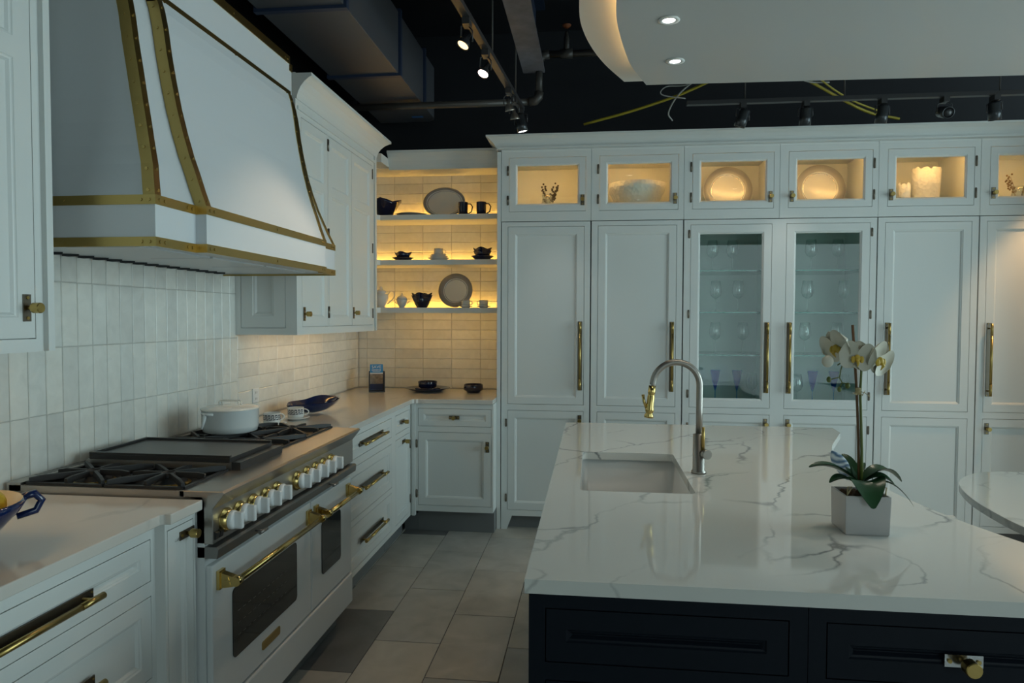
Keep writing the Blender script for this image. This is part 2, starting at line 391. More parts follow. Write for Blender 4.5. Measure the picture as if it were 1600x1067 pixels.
# wall tiles: each its own piece, slightly uneven
_tm = {}
def wall_tile(parent, f, u0, u1, v0, v1, n=0):
    g = .0012; w, h = (u1 - u0) / 2 - g, (v1 - v0) / 2 - g
    key = (round(w, 4), round(h, 4), f(1, 0, 0)[0] == 0 and 'x' or 'y', f is FXW)
    c = f((u0 + u1) / 2, (v0 + v1) / 2, 0)
    if key not in _tm:
        mb = MB(); e = .0025; N = lambda a, b, n: Vector(f((u0 + u1) / 2 + a, (v0 + v1) / 2 + b, n)) - Vector(c)
        R = lambda k, n: [N(-w + k, -h + k, n), N(w - k, -h + k, n), N(w - k, h - k, n), N(-w + k, h - k, n)]
        mb.loft([R(0, -.008), R(0, -.0018), R(e, 0)], 0, True, True, False)
        o = mb.build('wall_tile', 'wall_tile', parent, local=True); _tm[key] = o.data
    else:
        o = bpy.data.objects.new('wall_tile', _tm[key]); C.objects.link(o); o.parent = parent
    o.location = Vector(c) - ORG[parent.name]
    a, b = random.uniform(-.006, .006), random.uniform(-.006, .006)
    o.rotation_euler = (0, a, b * .4) if f is FXW else (a, 0, b * .4)
FXW = FX(0.0); FYW = FY(1.65)
tag(MB().box(-.008, -.0035, -2.7, 1.6565, .90, 1.83).build('grout_bed', 'wall_grout', wl))
tag(MB().box(0, 1.19, 1.6535, 1.658, .90, 2.60).build('grout_bed', 'wall_grout', wb))
zs = [.905, 1.129, 1.3545, 1.580, 1.8055]
for k in range(-7, 19):
    for a, b in zip(zs, zs[1:]): wall_tile(wl, FXW, -1.613 + .0741 * k, -1.613 + .0741 * (k + 1), a, b)
yy = -1.613 + .0741 * 19; ys = [yy]
while ys[-1] < 1.42: ys.append(ys[-1] + .2255)
ys.append(1.65)
for a, b in zip(ys, ys[1:]):
    for k in range(7): wall_tile(wl, FXW, a, b, .9193 + .0747 * k, .9193 + .0747 * (k + 1))
xs = [0, .067, .2915, .516, .7405, .965, 1.1895]
for a, b in zip(xs, xs[1:]):
    for k in range(22): wall_tile(wb, FYW, a, b, .9193 + .0747 * k, .9193 + .0747 * (k + 1))
o = thing('wall_outlet', 'white wall outlet on the cream tiles behind the pot', 'outlet', (0, -.025, 1.03))
MB().box(.0005, .006, -.058, .01, .997, 1.075).build('cover_plate', 'outlet_white', o, .002)
for z in (1.018, 1.052):
    MB().box(.005, .0075, -.04, -.008, z - .013, z + .013).box(.007, .0078, -.032, -.029, z - .006, z + .006, 1).box(.007, .0078, -.019, -.016, z - .006, z + .006, 1).build('socket', ['outlet_white', 'black_plastic'], o)

# ---------------------------------------------------------------- left base run
def base_unit(name, label, f, u0, u1, depth, fronts, top=.883, bottom=.12, kick=.0, mats='paint', group=None, loc=None):
    o = thing(name, label, 'cabinet', loc or f((u0 + u1) / 2, 0, -depth / 2), group)
    mb = MB(); carcass(mb, f, u0, u1, bottom, top, depth); face_frame(mb, f, u0, u1, bottom, top, [x[:4] for x in fronts]); mb.build('body', mats, o)
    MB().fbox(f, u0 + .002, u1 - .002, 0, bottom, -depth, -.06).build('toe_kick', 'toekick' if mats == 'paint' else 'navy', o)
    MB().fbox(f, u0 + .02, u1 - .02, bottom + .02, top - .02, -.05, -.024).build('inner_panel', 'gap_dark', o)
    return o
f = FX(.61)
A = base_unit('base_cabinet', 'white drawer cabinet below the fruit bowl, left of the range', f, -2.75, -1.80, .59, [(-2.71, -1.819, .727, .846), (-2.71, -1.819, .455, .687), (-2.71, -1.819, .16, .415)])
for a, b in ((.727, .846), (.455, .687), (.16, .415)):
    d = door(A, f, -2.71, -1.819, a, b, .042, name='drawer'); pull(d, f, -2.262, (a + b) / 2 - .004, .434, False)
f = FX(.64)
B = base_unit('pullout_cabinet', 'narrow white pull-out cabinet squeezed against the left of the range', f, -1.80, -1.652, .62, [(-1.79, -1.662, .16, .86)])
d = door(B, f, -1.79, -1.662, .16, .86, .034, name='door'); knob(d, f, -1.697, .826, True)
f = FX(.60)
C1 = base_unit('base_cabinet', 'white three-drawer cabinet right of the range', f, -.41, .562, .58, [(-.375, .521, .727, .846), (-.375, .521, .416, .686), (-.375, .521, .15, .384)])
for a, b in ((.727, .846), (.416, .686), (.15, .384)):
    d = door(C1, f, -.375, .521, a, b, .045, name='drawer'); pull(d, f, .14, (a + b) / 2 + .004, .41, False)
C2 = base_unit('base_cabinet', 'narrow white cabinet with small drawer above one door beside corner', f, .562, .965, .58, [(.604, .937, .727, .846), (.604, .937, .15, .69)])
d = door(C2, f, .604, .937, .727, .846, .036, name='drawer'); knob(d, f, .77, .787, True)
d = door(C2, f, .604, .937, .15, .69, .045); knob(d, f, .79, .655, True)
for z in (.61, .24): hinge(C2, f, .945, z)
MB().box(.02, .612, .965, 1.65, .12, .883).box(.612, .632, .955, .985, .12, .883).build('corner_post', 'paint', C2)
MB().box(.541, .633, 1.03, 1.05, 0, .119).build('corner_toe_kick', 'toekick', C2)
f = FY(.97)
D = base_unit('base_cabinet', 'white corner cabinet with drawer and door below the lit shelves', f, .632, 1.165, .66, [(.65, 1.153, .729, .85), (.65, 1.153, .19, .69)], bottom=.15)
d = door(D, f, .65, 1.153, .729, .85, .036, name='drawer'); knob(d, f, .899, .79, True)
d = door(D, f, .65, 1.153, .19, .69, .05); knob(d, f, 1.125, .595)
for z in (.61, .27): hinge(D, f, .641, z)

# worktops
tag(MB().prism([(.0, -2.78), (.64, -2.78), (.64, -1.822), (.648, -1.812), (.667, -1.812), (.667, -1.655), (0, -1.655)], .884, .914).build('worktop', 'quartz', None, .003, (0.3, -2.2, .884)), 'cream quartz worktop left of the range under the fruit bowl', 'worktop')
tag(MB().prism([(.0, -.418), (.62, -.418), (.62, .928), (.632, .94), (.645, .94), (.655, .95), (1.164, .95), (1.164, 1.649), (0, 1.649)], .884, .914).build('worktop', 'quartz', None, .003, (.3, .6, .884)), 'L-shaped cream quartz worktop turning the tiled corner', 'worktop')

# ---------------------------------------------------------------- upper cabinets on the left wall
f = FX(.33)
U1 = thing('upper_cabinet', 'white upper cabinet at the left edge, nearest the camera', 'cabinet', (.16, -2.3, 1.365))
mb = MB(); carcass(mb, f, -2.75, -1.873, 1.395, 2.72, .328); mb.fbox(f, -2.75, -2.732, 1.365, 1.395, -.328, -.02); mb.fbox(f, -1.891, -1.873, 1.365, 1.395, -.328, -.02)
face_frame(mb, f, -2.75, -1.873, 1.365, 2.72, [(-2.31, -1.881, 1.40, 2.6), (-2.73, -2.32, 1.40, 2.6)]); mb.fbox(f, -2.7, -1.9, 1.39, 2.7, -.05, -.024); mb.build('body', 'paint', U1)
MB().box(.002, .322, -1.871, -1.846, 1.366, 2.72).box(.002, .337, -1.846, -1.823, 1.366, 2.72).build('side_pilaster', 'paint', U1)
d = door(U1, f, -2.31, -1.881, 1.40, 2.6, .055, splits=[(2.13, 2.185)]); knob(d, f, -1.912, 1.483, off=.034, r=.014)
d = door(U1, f, -2.73, -2.32, 1.40, 2.6, .055, splits=[(2.13, 2.185)])
MB().box(.15, .27, -2.7, -1.9, 1.384, 1.3945).build('underlight', 'panel_white', U1)
MB().box(.20, .215, -2.65, -1.95, 1.381, 1.3838).build('led_strip', 'led_warm', U1)
U2 = thing('upper_cabinet', 'white three-door upper cabinet between hood and lit shelves', 'cabinet', (.16, .4, 1.37))
holes = [(-.16, .193, 1.41, 2.485), (.21, .586, 1.41, 2.485), (.586, .985, 1.41, 2.485)]
mb = MB(); carcass(mb, f, -.204, 1.02, 1.4, 2.6, .328); mb.fbox(f, 1.002, 1.02, 1.37, 1.4, -.328, -.02); face_frame(mb, f, -.204, 1.02, 1.37, 2.6, holes); mb.fbox(f, -.18, 1.0, 1.40, 2.58, -.05, -.024)
mb.box(.33, .338, -.206, 1.03, 2.512, 2.53); mb.build('body', 'paint', U2)
for k, (a, b, _, _) in enumerate(holes):
    d = door(U2, f, a, b, 1.41, 2.485, .05, splits=[(2.15, 2.2)])
    if k == 0: knob(d, f, -.135, 1.478)
    if k == 2: knob(d, f, .612, 1.49)
for u in (.197, .207, .99):
    for z in (1.49, 1.93, 2.43): hinge(U2, f, u, z, .06)
g = FY(-.224)
mb = MB(); face_frame(mb, g, .001, .33, 1.37, 2.69, [(.03, .27, 1.405, 2.5)]); mb.build('side_frame', 'paint', U2)
door(U2, g, .03, .27, 1.405, 2.5, .06, name='side_panel', bead=.02)
MB().box(.002, .318, 1.02, 1.035, 1.372, 2.6).box(.002, .336, 1.035, 1.068, 1.372, 2.6).build('side_pilaster', 'paint', U2)
def crown_rings(path, z0, z1, out):
    """cove profile swept along a plan path; path gives (x,y) and outward (dx,dy) per corner"""
    prof = [(0, 0), (.006, 0), (.008, .012), (.014, .03), (.026, .052), (.046, .075), (.07, .092), (.08, .096), (.08, .11), (0, .11)]
    k = (z1 - z0) / .11; q = out / .08
    return [[(x + dx * a * q, y + dy * a * q, z0 + b * k) for a, b in prof] for (x, y), (dx, dy) in path]
MB().loft(crown_rings([((.002, -.224), (0, -1)), ((.33, -.224), (1, -.0)), ((.33, 1.068), (1, 1)), ((.002, 1.068), (0, 1))][1:], 2.56, 2.685, .085), 0, True, True, False).build('crown', 'paint', U2, .0)
MB().box(.15, .27, -.15, 1.0, 1.389, 1.3995).build('underlight', 'panel_white', U2)
MB().box(.20, .212, -.1, .95, 1.386, 1.3888).build('led_strip', 'led_warm', U2)

# ---------------------------------------------------------------- open lit shelves in the corner
xe = 1.162
for z, lab in ((2.19, 'topmost white floating shelf, carrying an oval platter and two mugs'), (1.863, 'middle white floating shelf, carrying dark bowls and a cup stack'), (1.515, 'lowest white floating shelf, carrying teapot, plate and cups')):
    s = thing('floating_shelf', lab, 'shelf', (.6, 1.5, z), 'corner shelves')
    low = z < 1.6; zb = z - (.006 if low else .019)
    mb = MB().prism([(.002, 1.10), (.24, 1.10), (.24, 1.32), (.272, 1.35), (xe, 1.35), (xe, 1.649), (.002, 1.649)], zb, z + .019)
    if low: mb.prism([(.242, 1.322), (.272, 1.35), (xe, 1.35), (xe, 1.372), (.262, 1.372)], z - .019, zb)
    mb.build('board', 'paint', s, 0 if low else .002)
    if low: MB().box(.28, xe - .03, 1.385, 1.397, z - .0095, z - .0065).build('led_strip', 'led_shelf', s)
    MB().box(.05, xe - .03, 1.605, 1.619, z + .0195, z + .0225).build('led_strip', 'led_uplight', s)
V = thing('shelf_canopy', 'white cornice panel closing the top of the lit shelves', 'cornice', (.7, 1.45, 2.5))
MB().box(.002, xe, 1.36, 1.649, 2.545, 2.57).build('soffit', 'paint', V)
MB().loft(crown_rings([((.34, 1.35), (0, -1)), ((xe, 1.35), (0, -1))], 2.532, 2.66, .06), 0, True, True, False).box(.002, .34, 1.16, 1.36, 2.55, 2.61).box(.34, xe, 1.35, 1.38, 2.535, 2.62).build('crown', 'paint', V)

# ---------------------------------------------------------------- tall wall of cabinets
YT = 1.126; WC = .61; X0 = 1.194; f = FY(YT); DEP = .522
tall_lab = ['first tall white panel cupboard, beside the lit corner shelves', 'second tall white panel cupboard, behind the faucet', None, None, 'tall white panel cupboard right of the glass doors', 'tall white panel cupboard at the right edge, half cut off']
end = thing('end_panel', 'thin white end panel closing the tall cupboards beside the shelves', 'panel', (1.18, 1.38, 0))
MB().box(1.166, 1.1915, YT - .004, 1.648, 0, 2.59).build('board', 'paint', end, .001)
def hnd(i): return 'R' if i < 3 else 'L'
def tall(i, x, parent=None):
    zt = 2.113; a, b = x + .046, x + .567
    lab = tall_lab[i]
    o = parent or thing('tall_cupboard', lab, 'cabinet', (x + WC / 2, 1.39, 0), 'tall cupboards')
    holes = [(a, b, .869, 2.082), (a, b, .135, .828)]
    glass = i in (2, 3)
    x0, x1 = x + (.004 if i != 3 else 0), x + WC - (.004 if i != 2 else 0)
    mb = MB(); carcass(mb, f, x0, x1, .85, zt, DEP); carcass(mb, f, x0, x1, .095, .849, DEP)
    if not glass: mb.fbox(f, x0 + .02, x1 - .02, .87, 2.1, -.06, -.024)
    mb.fbox(f, x0 + .02, x1 - .02, .12, .84, -.06, -.024)
    face_frame(mb, f, x0, x1, .095, zt, holes)
    if i in (0, 1, 2, 4, 5): mb.prism([(x0, 0), (x0 + .04, 0), (x0 + .075, .095), (x0, .095)], -.02, 0, 0, lambda u, v, n: f(u, v, n))
    if i in (0, 1, 3, 4, 5): mb.prism([(x1, 0), (x1 - .04, 0), (x1 - .075, .095), (x1, .095)], -.02, 0, 0, lambda u, v, n: f(u, v, n))
    mb.build('body', 'paint', o)
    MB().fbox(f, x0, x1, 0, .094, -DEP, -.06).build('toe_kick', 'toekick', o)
    d = door(o, f, a, b, .869, 2.082, .048, glass=glass)
    hx = b - .026 if hnd(i) == 'R' else a + .026
    pull(d, f, hx, 1.205, .468, True)
    d2 = door(o, f, a, b, .135, .828, .048)
    if i in (0, 2, 3, 5): knob(d2, f, hx, .765)
    ux = a - .009 if hnd(i) == 'R' else b + .009
    if i in (0, 2, 3):
        zz = (.74, .22) if i == 0 else (2.02, 1.49, .96, .74, .22)
        for z in zz: hinge(o, f, ux, z)
    return o
TALL = []
for i in range(6):
    if i == 3: tall(3, X0 + WC * 3, TALL[2]); continue
    if i == 2:
        p = thing('glass_door_cupboard', 'tall white double cupboard with two glass doors showing stemware', 'cabinet', (X0 + WC * 3, 1.39, 0)); TALL.append(tall(2, X0 + WC * 2, p)); continue
    TALL.append(tall(i, X0 + WC * i))
disp_lab = ['first lit display cabinet from the corner shelves, holding a vase of dark sprigs', 'second lit display cabinet from the corner shelves, holding a big pearly bowl', 'lit display cabinet with a grey-rimmed plate, knob at right', 'lit display cabinet with a grey-rimmed plate, knob at left', 'lit display cabinet holding two jagged white vases', 'lit display cabinet at the right edge, holding dried sprigs']
for i in range(6):
    x = X0 + WC * i; x0, x1 = x + .001, x + WC - .001; a, b = x + .054, x + .574
    o = thing('display_cabinet', disp_lab[i], 'cabinet', (x + WC / 2, 1.39, 2.12), 'lit display cabinets')
    mb = MB(); carcass(mb, f, x0, x1, 2.118, 2.585, DEP, t=.016); mb.fbox(f, x0 + .016, x1 - .016, 2.134, 2.195, -DEP, -.02); face_frame(mb, f, x0, x1, 2.118, 2.585, [(a, b, 2.182, 2.548)])
    mb.fbox(f, x0, x1, 2.5855, 2.60, -DEP, -.0); mb.build('body', 'paint', o)
    d = door(o, f, a, b, 2.182, 2.548, .042, glass=True, bead=.012)
    kx = b - .022 if hnd(i) == 'R' else a + .022; knob(d, f, kx, 2.257)
    ux = a - .009 if hnd(i) == 'R' else b + .009
    for z in (2.46, 2.26): hinge(o, f, ux, z, .06)
    MB().box(x + .06, x + WC - .06, 1.18, 1.192, 2.562, 2.568).build('led_strip', 'led_display', o)
shade_block = thing('tall_cupboard', 'added tall white block out of view at right, keeping daylight off the row end', 'cabinet', (5.2, 1.2, 0))  # added unseen block, stands forward to shade the last cupboard from daylight
mb = MB(); fR = FX(5.55); carcass(mb, FY(.58), 4.868, 5.55, .1, 2.6, 1.07); mb.fbox(FY(.58), 4.868, 5.55, .1, 2.6, -.02, 0); mb.build('body', 'paint', shade_block)
MB().box(4.87, 5.54, .65, 1.64, 0, .099).build('toe_kick', 'toekick', shade_block); door(shade_block, FY(.556), 4.9, 5.52, .14, 2.5, .05)
cr = thing('crown_moulding', 'long white cove crown moulding along the top of the tall cupboards', 'moulding', (3, 1.3, 2.6))
mb = MB(); mb.loft(crown_rings([((1.166, 1.648), (-1, 0)), ((1.166, YT), (-1, -1)), ((4.86, YT), (0, -1))], 2.601, 2.69, .07), 0, True, True, False)
mb.box(1.17, 4.86, 1.09, YT + .02, 2.602, 2.612); mb.build('moulding', 'paint', cr)
# ---------------------------------------------------------------- range hood
YC = -1.035
PZ = [(1.81, .610), (1.86, .592), (1.91, .576), (1.97, .555), (2.043, .534), (2.12, .515), (2.208, .498), (2.29, .484), (2.373, .473), (2.43, .462), (2.47, .45)]
HZ = [(1.81, .690), (1.86, .668), (1.91, .648), (1.97, .630), (2.043, .614), (2.12, .603), (2.208, .597), (2.29, .595), (2.373, .594), (2.43, .593), (2.47, .592)]
STEP = .036; HC = .488
def plan(xc, h, e=0):
    return [(.003, -h - e), (xc - STEP + e, -h - e), (xc - STEP + e, -HC - e), (xc + e, -HC - e), (xc + e, HC + e), (xc - STEP + e, HC + e), (xc - STEP + e, h + e), (.003, h + e)]
H = thing('range_hood', 'large white curved range hood with riveted brass straps', 'range hood', (.25, YC, 1.672))
R3 = lambda pl, z: [(x, YC + y, z) for x, y in pl]
mb = MB(); mb.loft([R3(plan(x, h), z) for (z, x), (_, h) in zip(PZ, HZ)], 0, True, True, False); mb.build('canopy', 'hood_white', H)
MB().loft([R3(plan(.445, .592), 2.4705), R3(plan(.445, .592), 2.64)], 0, True, True, False).build('top_band', 'hood_white', H)
ap = MB()
pl = plan(.612, .692); inn = [(.004, -.67)] + [(.56, -.67), (.56, .67)] + [(.004, .67)]
ap.loft([R3(pl, 1.672), R3(pl, 1.8095)], 0, True, False, False); ap.prism([(x, YC + y) for x, y in pl], 1.80, 1.8095); ap.build('apron', 'hood_white', H)
MB().prism([(x, YC + y) for x, y in plan(.604, .684)], 1.676, 1.683).build('underside', 'hood_white', H)
for k in range(3):
    y0 = YC - .60 + k * .41; MB().box(.22, .46, y0, y0 + .39, 1.671, 1.6765).build('filter_panel', 'hood_white', H)
for k in range(18):
    y0 = YC - .66 + k * .0735; MB().prism([(.012, y0), (.06, y0 + .02), (.012, y0 + .03)], 1.668, 1.676).build('vent_tooth', 'gap_dark', H)
def strip(z0, z1, xc, h, name='brass_strip', front_only=False):
    mb = MB(); e0, e1 = .0, .0035; A = plan(xc, h, .0002); B_ = plan(xc, h, e1)
    for k in range(1 if front_only else 0, 6 if front_only else 7):
        a0, a1, b0, b1 = A[k], A[k + 1], B_[k], B_[k + 1]
        mb.add([(p[0], YC + p[1], z) for z in (z0, z1) for p in (a0, a1, b1, b0)], [(0, 1, 2, 3), (7, 6, 5, 4), (0, 4, 5, 1), (1, 5, 6, 2), (2, 6, 7, 3), (3, 7, 4, 0)])
        L = math.hypot(b1[0] - b0[0], b1[1] - b0[1]); d = Vector((b1[0] - b0[0], b1[1] - b0[1])) / L; nrm = Vector((d.y, -d.x))
        if L > .1:
            ts = [.02, .045, L - .045, L - .02] + ([L / 2] if L < 1 and L > .3 else []) + ([L / 3, 2 * L / 3] if False else [])
            for t in ts:
                c = Vector(b0) + d * t
                mb.tube([(c.x, YC + c.y, (z0 + z1) / 2), (c.x + nrm.x * .0025, YC + c.y + nrm.y * .0025, (z0 + z1) / 2)], .0052, 8)
    return mb.build(name, 'brass', H)
strip(1.663, 1.690, .612, .692); strip(1.783, 1.8105, .612, .692); strip(2.452, 2.486, .447, .592); strip(2.608, 2.642, .445, .592)
def strap(corner, sx, sy, w1, w2, name='brass_strap'):
    """L-shaped strap along a vertical curved edge: sx leg runs back along -x, sy leg along the front"""
    mb = MB(); rows = []
    for (z, x), (_, h) in zip(PZ, HZ):
        cx, cy = corner(x, h); t = .0035
        rows.append([(cx - w1, YC + cy + sy * t, z), (cx + t, YC + cy + sy * t, z), (cx + t, YC + cy - sy * w2, z), (cx + .0002, YC + cy - sy * w2, z), (cx + .0002, YC + cy + sy * .0002, z), (cx - w1, YC + cy + sy * .0002, z)])
    mb.loft(rows, 0, True, True, False)
    zz = 1.825
    while zz < 2.45:
        k = max(i for i in range(len(PZ)) if PZ[i][0] <= zz); k = min(k, len(PZ) - 2); t = (zz - PZ[k][0]) / (PZ[k + 1][0] - PZ[k][0])
        x = PZ[k][1] + t * (PZ[k + 1][1] - PZ[k][1]); h = HZ[k][1] + t * (HZ[k + 1][1] - HZ[k][1]); cx, cy = corner(x, h)
        mb.tube([(cx - w1 / 2, YC + cy + sy * .003, zz), (cx - w1 / 2, YC + cy + sy * .0062, zz)], .005, 8)
        mb.tube([(cx + .003, YC + cy - sy * w2 / 2, zz), (cx + .0062, YC + cy - sy * w2 / 2, zz)], .005, 8)
        zz += .068
    return mb.build(name, 'brass', H)
for s in (-1, 1):
    strap(lambda x, h: (x - STEP, s * h), 1, s, .034, .024)
    strap(lambda x, h: (x, s * HC), 1, s, .034, .026)

# ---------------------------------------------------------------- range
RG = thing('range_cooker', 'white double-oven range with brass knobs and steel cooktop', 'range', (.35, YC, 0))
y0, y1 = -1.645, -.425
MB().box(.02, .665, y0, y1, .10, .905).build('body', 'enamel_door', RG)
MB().box(.06, .62, y0 + .03, y1 - .03, 0, .10).build('feet_base', 'toekick', RG)
# cooktop tray: pan, rims, front ledge
mb = MB(); mb.box(.02, .66, y0, y1, .905, .918); mb.box(.02, .60, y0, y0 + .022, .918, .936); mb.box(.02, .60, y1 - .022, y1, .918, .936); mb.box(.012, .06, y0, y1, .918, .944)
for k in range(56): mb.box(.018, .046, y0 + .10 + k * .0185, y0 + .108 + k * .0185, .9435, .9445, 1)
mb.build('cooktop', ['steel', 'black_plastic'], RG)
MB().box(.062, .598, y0 + .024, y1 - .024, .9185, .920).build('burner_pan', 'iron', RG)
G = lambda a, b, c: (a, c, b)
MB().prism([(.585, .918), (.585, .937), (.722, .937), (.731, .931), (.692, .882), (.692, .776), (.64, .776), (.64, .91)], y0, y1, 0, G).build('control_panel', 'steel', RG, .002)
MB().prism([(.64, .732), (.64, .768), (.703, .768), (.710, .762), (.706, .732)], y0, y1, 0, G).build('drip_tray', 'steel_dark', RG, .002)
for y in (-1.39, -.74):
    MB().tube([(.708, y - .02, .748), (.735, y - .02, .748)], .004, 8).tube([(.735, y - .045, .748), (.735, y + .005, .748)], .006, 8).build('tray_pull', 'steel_dark', RG)
for k, y in enumerate((-1.587, -1.506, -1.415, -1.322, -1.24, -1.066, -.977, -.891, -.809, -.725)):
    y += .012; kz = .832
    kn = MB(); Q = Matrix(((0, 0, 1), (1, 0, 0), (0, 1, 0)))
    kn.lathe([(.029, 0), (.0295, .012), (.027, .02), (.0, .02)], (.708, y, kz), 24, 0, Q); kn.box(.714, .752, y - .0085, y + .0085, kz - .026, kz + .026)
    ko = kn.build('knob', 'knob_white', RG, .004)
    MB().lathe([(.037, 0), (.038, .005), (.0325, .011), (.0315, .020), (.029, .021), (.029, 0)], (.6925, y, kz), 28, 0, Q, caps=False).build('bezel', 'brass_bright', ko)
for y in (-1.628, -1.606): MB().prism([(.692, .787), (.692, .813), (.701, .808), (.698, .789)], y - .009, y + .009, 0, G).build('rocker_switch', 'black_plastic', RG)
# grates and burners
def star_grate(cx, cy, hx, hy):
    mb = MB(); z = .958
    mb.lathe([(.028, z - .012), (.028, z), (.018, z), (.018, z - .012)], (cx, cy, 0), 16, 0, caps=False)
    pts = [(hx, 0), (-hx, 0), (0, hy), (0, -hy), (hx, hy), (-hx, hy), (hx, -hy), (-hx, -hy)]
    for px, py in pts:
        L = math.hypot(px, py); d = Vector((px / L, py / L, 0)); nv = Vector((-d.y, d.x, 0)) * .0065
        a = Vector((cx, cy, 0)) + d * .024; b = Vector((cx, cy, 0)) + d * (L - .004)
        R = []
        for q, zt, zb in ((a, z + .002, z - .014), (a.lerp(b, .75), z + .002, z - .016), (b, z - .002, z - .036)):
            R.append([q - nv + Vector((0, 0, zb)), q + nv + Vector((0, 0, zb)), q + nv * .75 + Vector((0, 0, zt)), q - nv * .75 + Vector((0, 0, zt))])
        mb.loft(R, 0, True, True, False)
    for s in (-1, 1):
        mb.box(cx - hx, cx + hx, cy + s * hy - .006, cy + s * hy + .006, z - .034, z - .014)
        mb.box(cx + s * hx - .006, cx + s * hx + .006, cy - hy, cy + hy, z - .034, z - .014)
    return mb
bays = [(-1.504, .126), (-.886, .148), (-.582, .148)]
for cy, hy in bays:
    for cx in (.198, .462):
        gr = star_grate(cx, cy, .128, hy).build('grate', 'iron', RG)
        MB().lathe([(.055, .9205), (.055, .930), (.04, .936), (.04, .942), (.0, .944)], (cx, cy, 0), 24, 0).lathe([(.056, .9202), (.066, .9206), (.066, .924), (.056, .928)], (cx, cy, 0), 24, 1, caps=False).build('burner', ['iron', 'brass'], gr)
g_ = MB(); g_.box(.065, .60, -1.368, -1.045, .935, .962, 1); g_.box(.60, .632, -1.366, -1.047, .921, .965, 0)
g_.build('griddle_base', ['griddle_black', 'steel'], RG)
MB().box(.07, .592, -1.362, -1.05, .962, .978).box(.07, .592, -1.362, -1.35, .978, .986).box(.07, .592, -1.062, -1.05, .978, .986).box(.07, .082, -1.35, -1.062, .978, .986).build('griddle_plate', 'griddle_black', RG, .001)
# oven doors
fr = FX(.685)
def rrect(u0, u1, v0, v1, r, n=5):
    P = []
    for cx, cy, a in ((u1 - r, v1 - r, 0), (u0 + r, v1 - r, 90), (u0 + r, v0 + r, 180), (u1 - r, v0 + r, 270)):
        for k in range(n + 1):
            t = math.radians(a + 90 * k / n); P.append((cx + r * math.cos(t), cy + r * math.sin(t)))
    return P
def oven(a, b, w0, w1, lab):
    d = MB().fbox(fr, a, b, .255, .708, -.02, 0).build('oven_door', 'enamel_door', RG, .004); d['label'] = lab
    wn = MB().prism(rrect(w0, w1, .365, .592, .018), .0005, .003, 0, lambda u, v, n: fr(u, v, n)).build('oven_window', 'oven_glass', d)
    if w1 - w0 > .3:
        mb = MB()
        for z in (.43, .47, .51):
            for k in range(11): y = w0 + .03 + k * .034; mb.fbox(fr, y, y + .018, z, z + .0015, .0031, .0034)
        mb.build('window_racks', 'steel_dark', d)
    return d
d1 = oven(y0 + .004, -.905, -1.525, -1.045, 'large white oven door with dark window')
d2 = oven(-.897, y1 - .004, -.795, -.575, 'narrow white oven door with dark window')
def oven_handle(d, a, b):
    mb = MB(); x = .745; z = .652
    for y in (a, b):
        mb.box(.686, .696, y - .018, y + .018, z - .026, z + .032); mb.prism([(.696, z - .022), (.696, z + .026), (.735, z + .014), (.752, z + .006), (.752, z - .010), (.735, z - .016)], y - .012, y + .012, 0, G)
        mb.tube([(x, y - .014, z), (x, y + .014, z)], .0145, 18)
    mb.tube([(x, a - .01, z), (x, b + .01, z)], .0105, 16)
    s = []
    for k in range(10):
        r = .013 if k % 2 == 0 else .0055; t = PI / 2 + k * PI / 5; s.append((.721 + r * math.cos(t), z + r * math.sin(t)))
    mb.prism(s, a - .0135, a - .012, 0, G)
    o = mb.build('handle', 'brass_bright', d); o['label'] = 'thick brass bar handle with star bracket'
oven_handle(d1, -1.60, -.935); oven_handle(d2, -.862, -.485)
MB().prism(rrect(-1.33, -1.195, .298, .328, .006), .0005, .004, 0, lambda u, v, n: fr(u, v, n)).build('badge', 'brass', d1)['label'] = 'small brass badge plate'
MB().fbox(FX(.69), y0 + .003, y1 - .003, .105, .247, -.03, 0).build('kick_panel', 'enamel_door', RG, .006)

# ---------------------------------------------------------------- island
IS = thing('island_cabinet', 'dark navy kitchen island cabinet below the marble top', 'cabinet', (2.2, -1.0, 0))
fi = FY(-2.137)
mb = MB(); mb.box(1.70, 2.70, -2.115, -.02, .0, .70); mb.box(1.70, 1.76, -2.115, -.02, .70, .883); mb.box(2.19, 2.70, -2.115, -.02, .70, .883); mb.box(1.76, 2.19, -2.115, -1.43, .70, .883); mb.box(1.76, 2.19, -.72, -.02, .70, .883)
face_frame(mb, fi, 1.692, 2.263, .0, .883, [(1.727, 2.227, .728, .845), (1.727, 2.227, .16, .69)]); face_frame(mb, fi, 2.2645, 2.95, .0, .883, [(2.299, 2.82, .728, .845), (2.299, 2.82, .16, .69)])
mb.box(1.692, 1.70, -2.117, -.02, .1, .883); mb.box(2.70, 2.95, -2.117, -1.95, 0, .883)
mb.build('body', 'navy', IS)
for a, b in ((1.727, 2.227), (2.299, 2.82)):
    d = door(IS, fi, a, b, .728, .845, .042, 'navy', name='drawer')
    if a > 2: knob(d, fi, (a + b) / 2, .782, True, r=.0155, off=.034, mats=('brass', 'platinum'))
    d = door(IS, fi, a, b, .16, .69, .05, 'navy', name='drawer')
hinge(IS, lambda u, v, n: (1.692 - n, u, v), -2.05, .80, .05)
def spline(P, n=8):
    out = []; P = [Vector((*p, 0)) for p in P]; P = [2 * P[0] - P[1]] + P + [2 * P[-1] - P[-2]]
    for i in range(1, len(P) - 2):
        for k in range(n):
            t = k / n; a, b, c, d = P[i - 1:i + 3]
            q = .5 * ((2 * b) + (c - a) * t + (2 * a - 5 * b + 4 * c - d) * t * t + (3 * b - a - 3 * c + d) * t ** 3); out.append((q.x, q.y))
    out.append((P[-2].x, P[-2].y)); return out
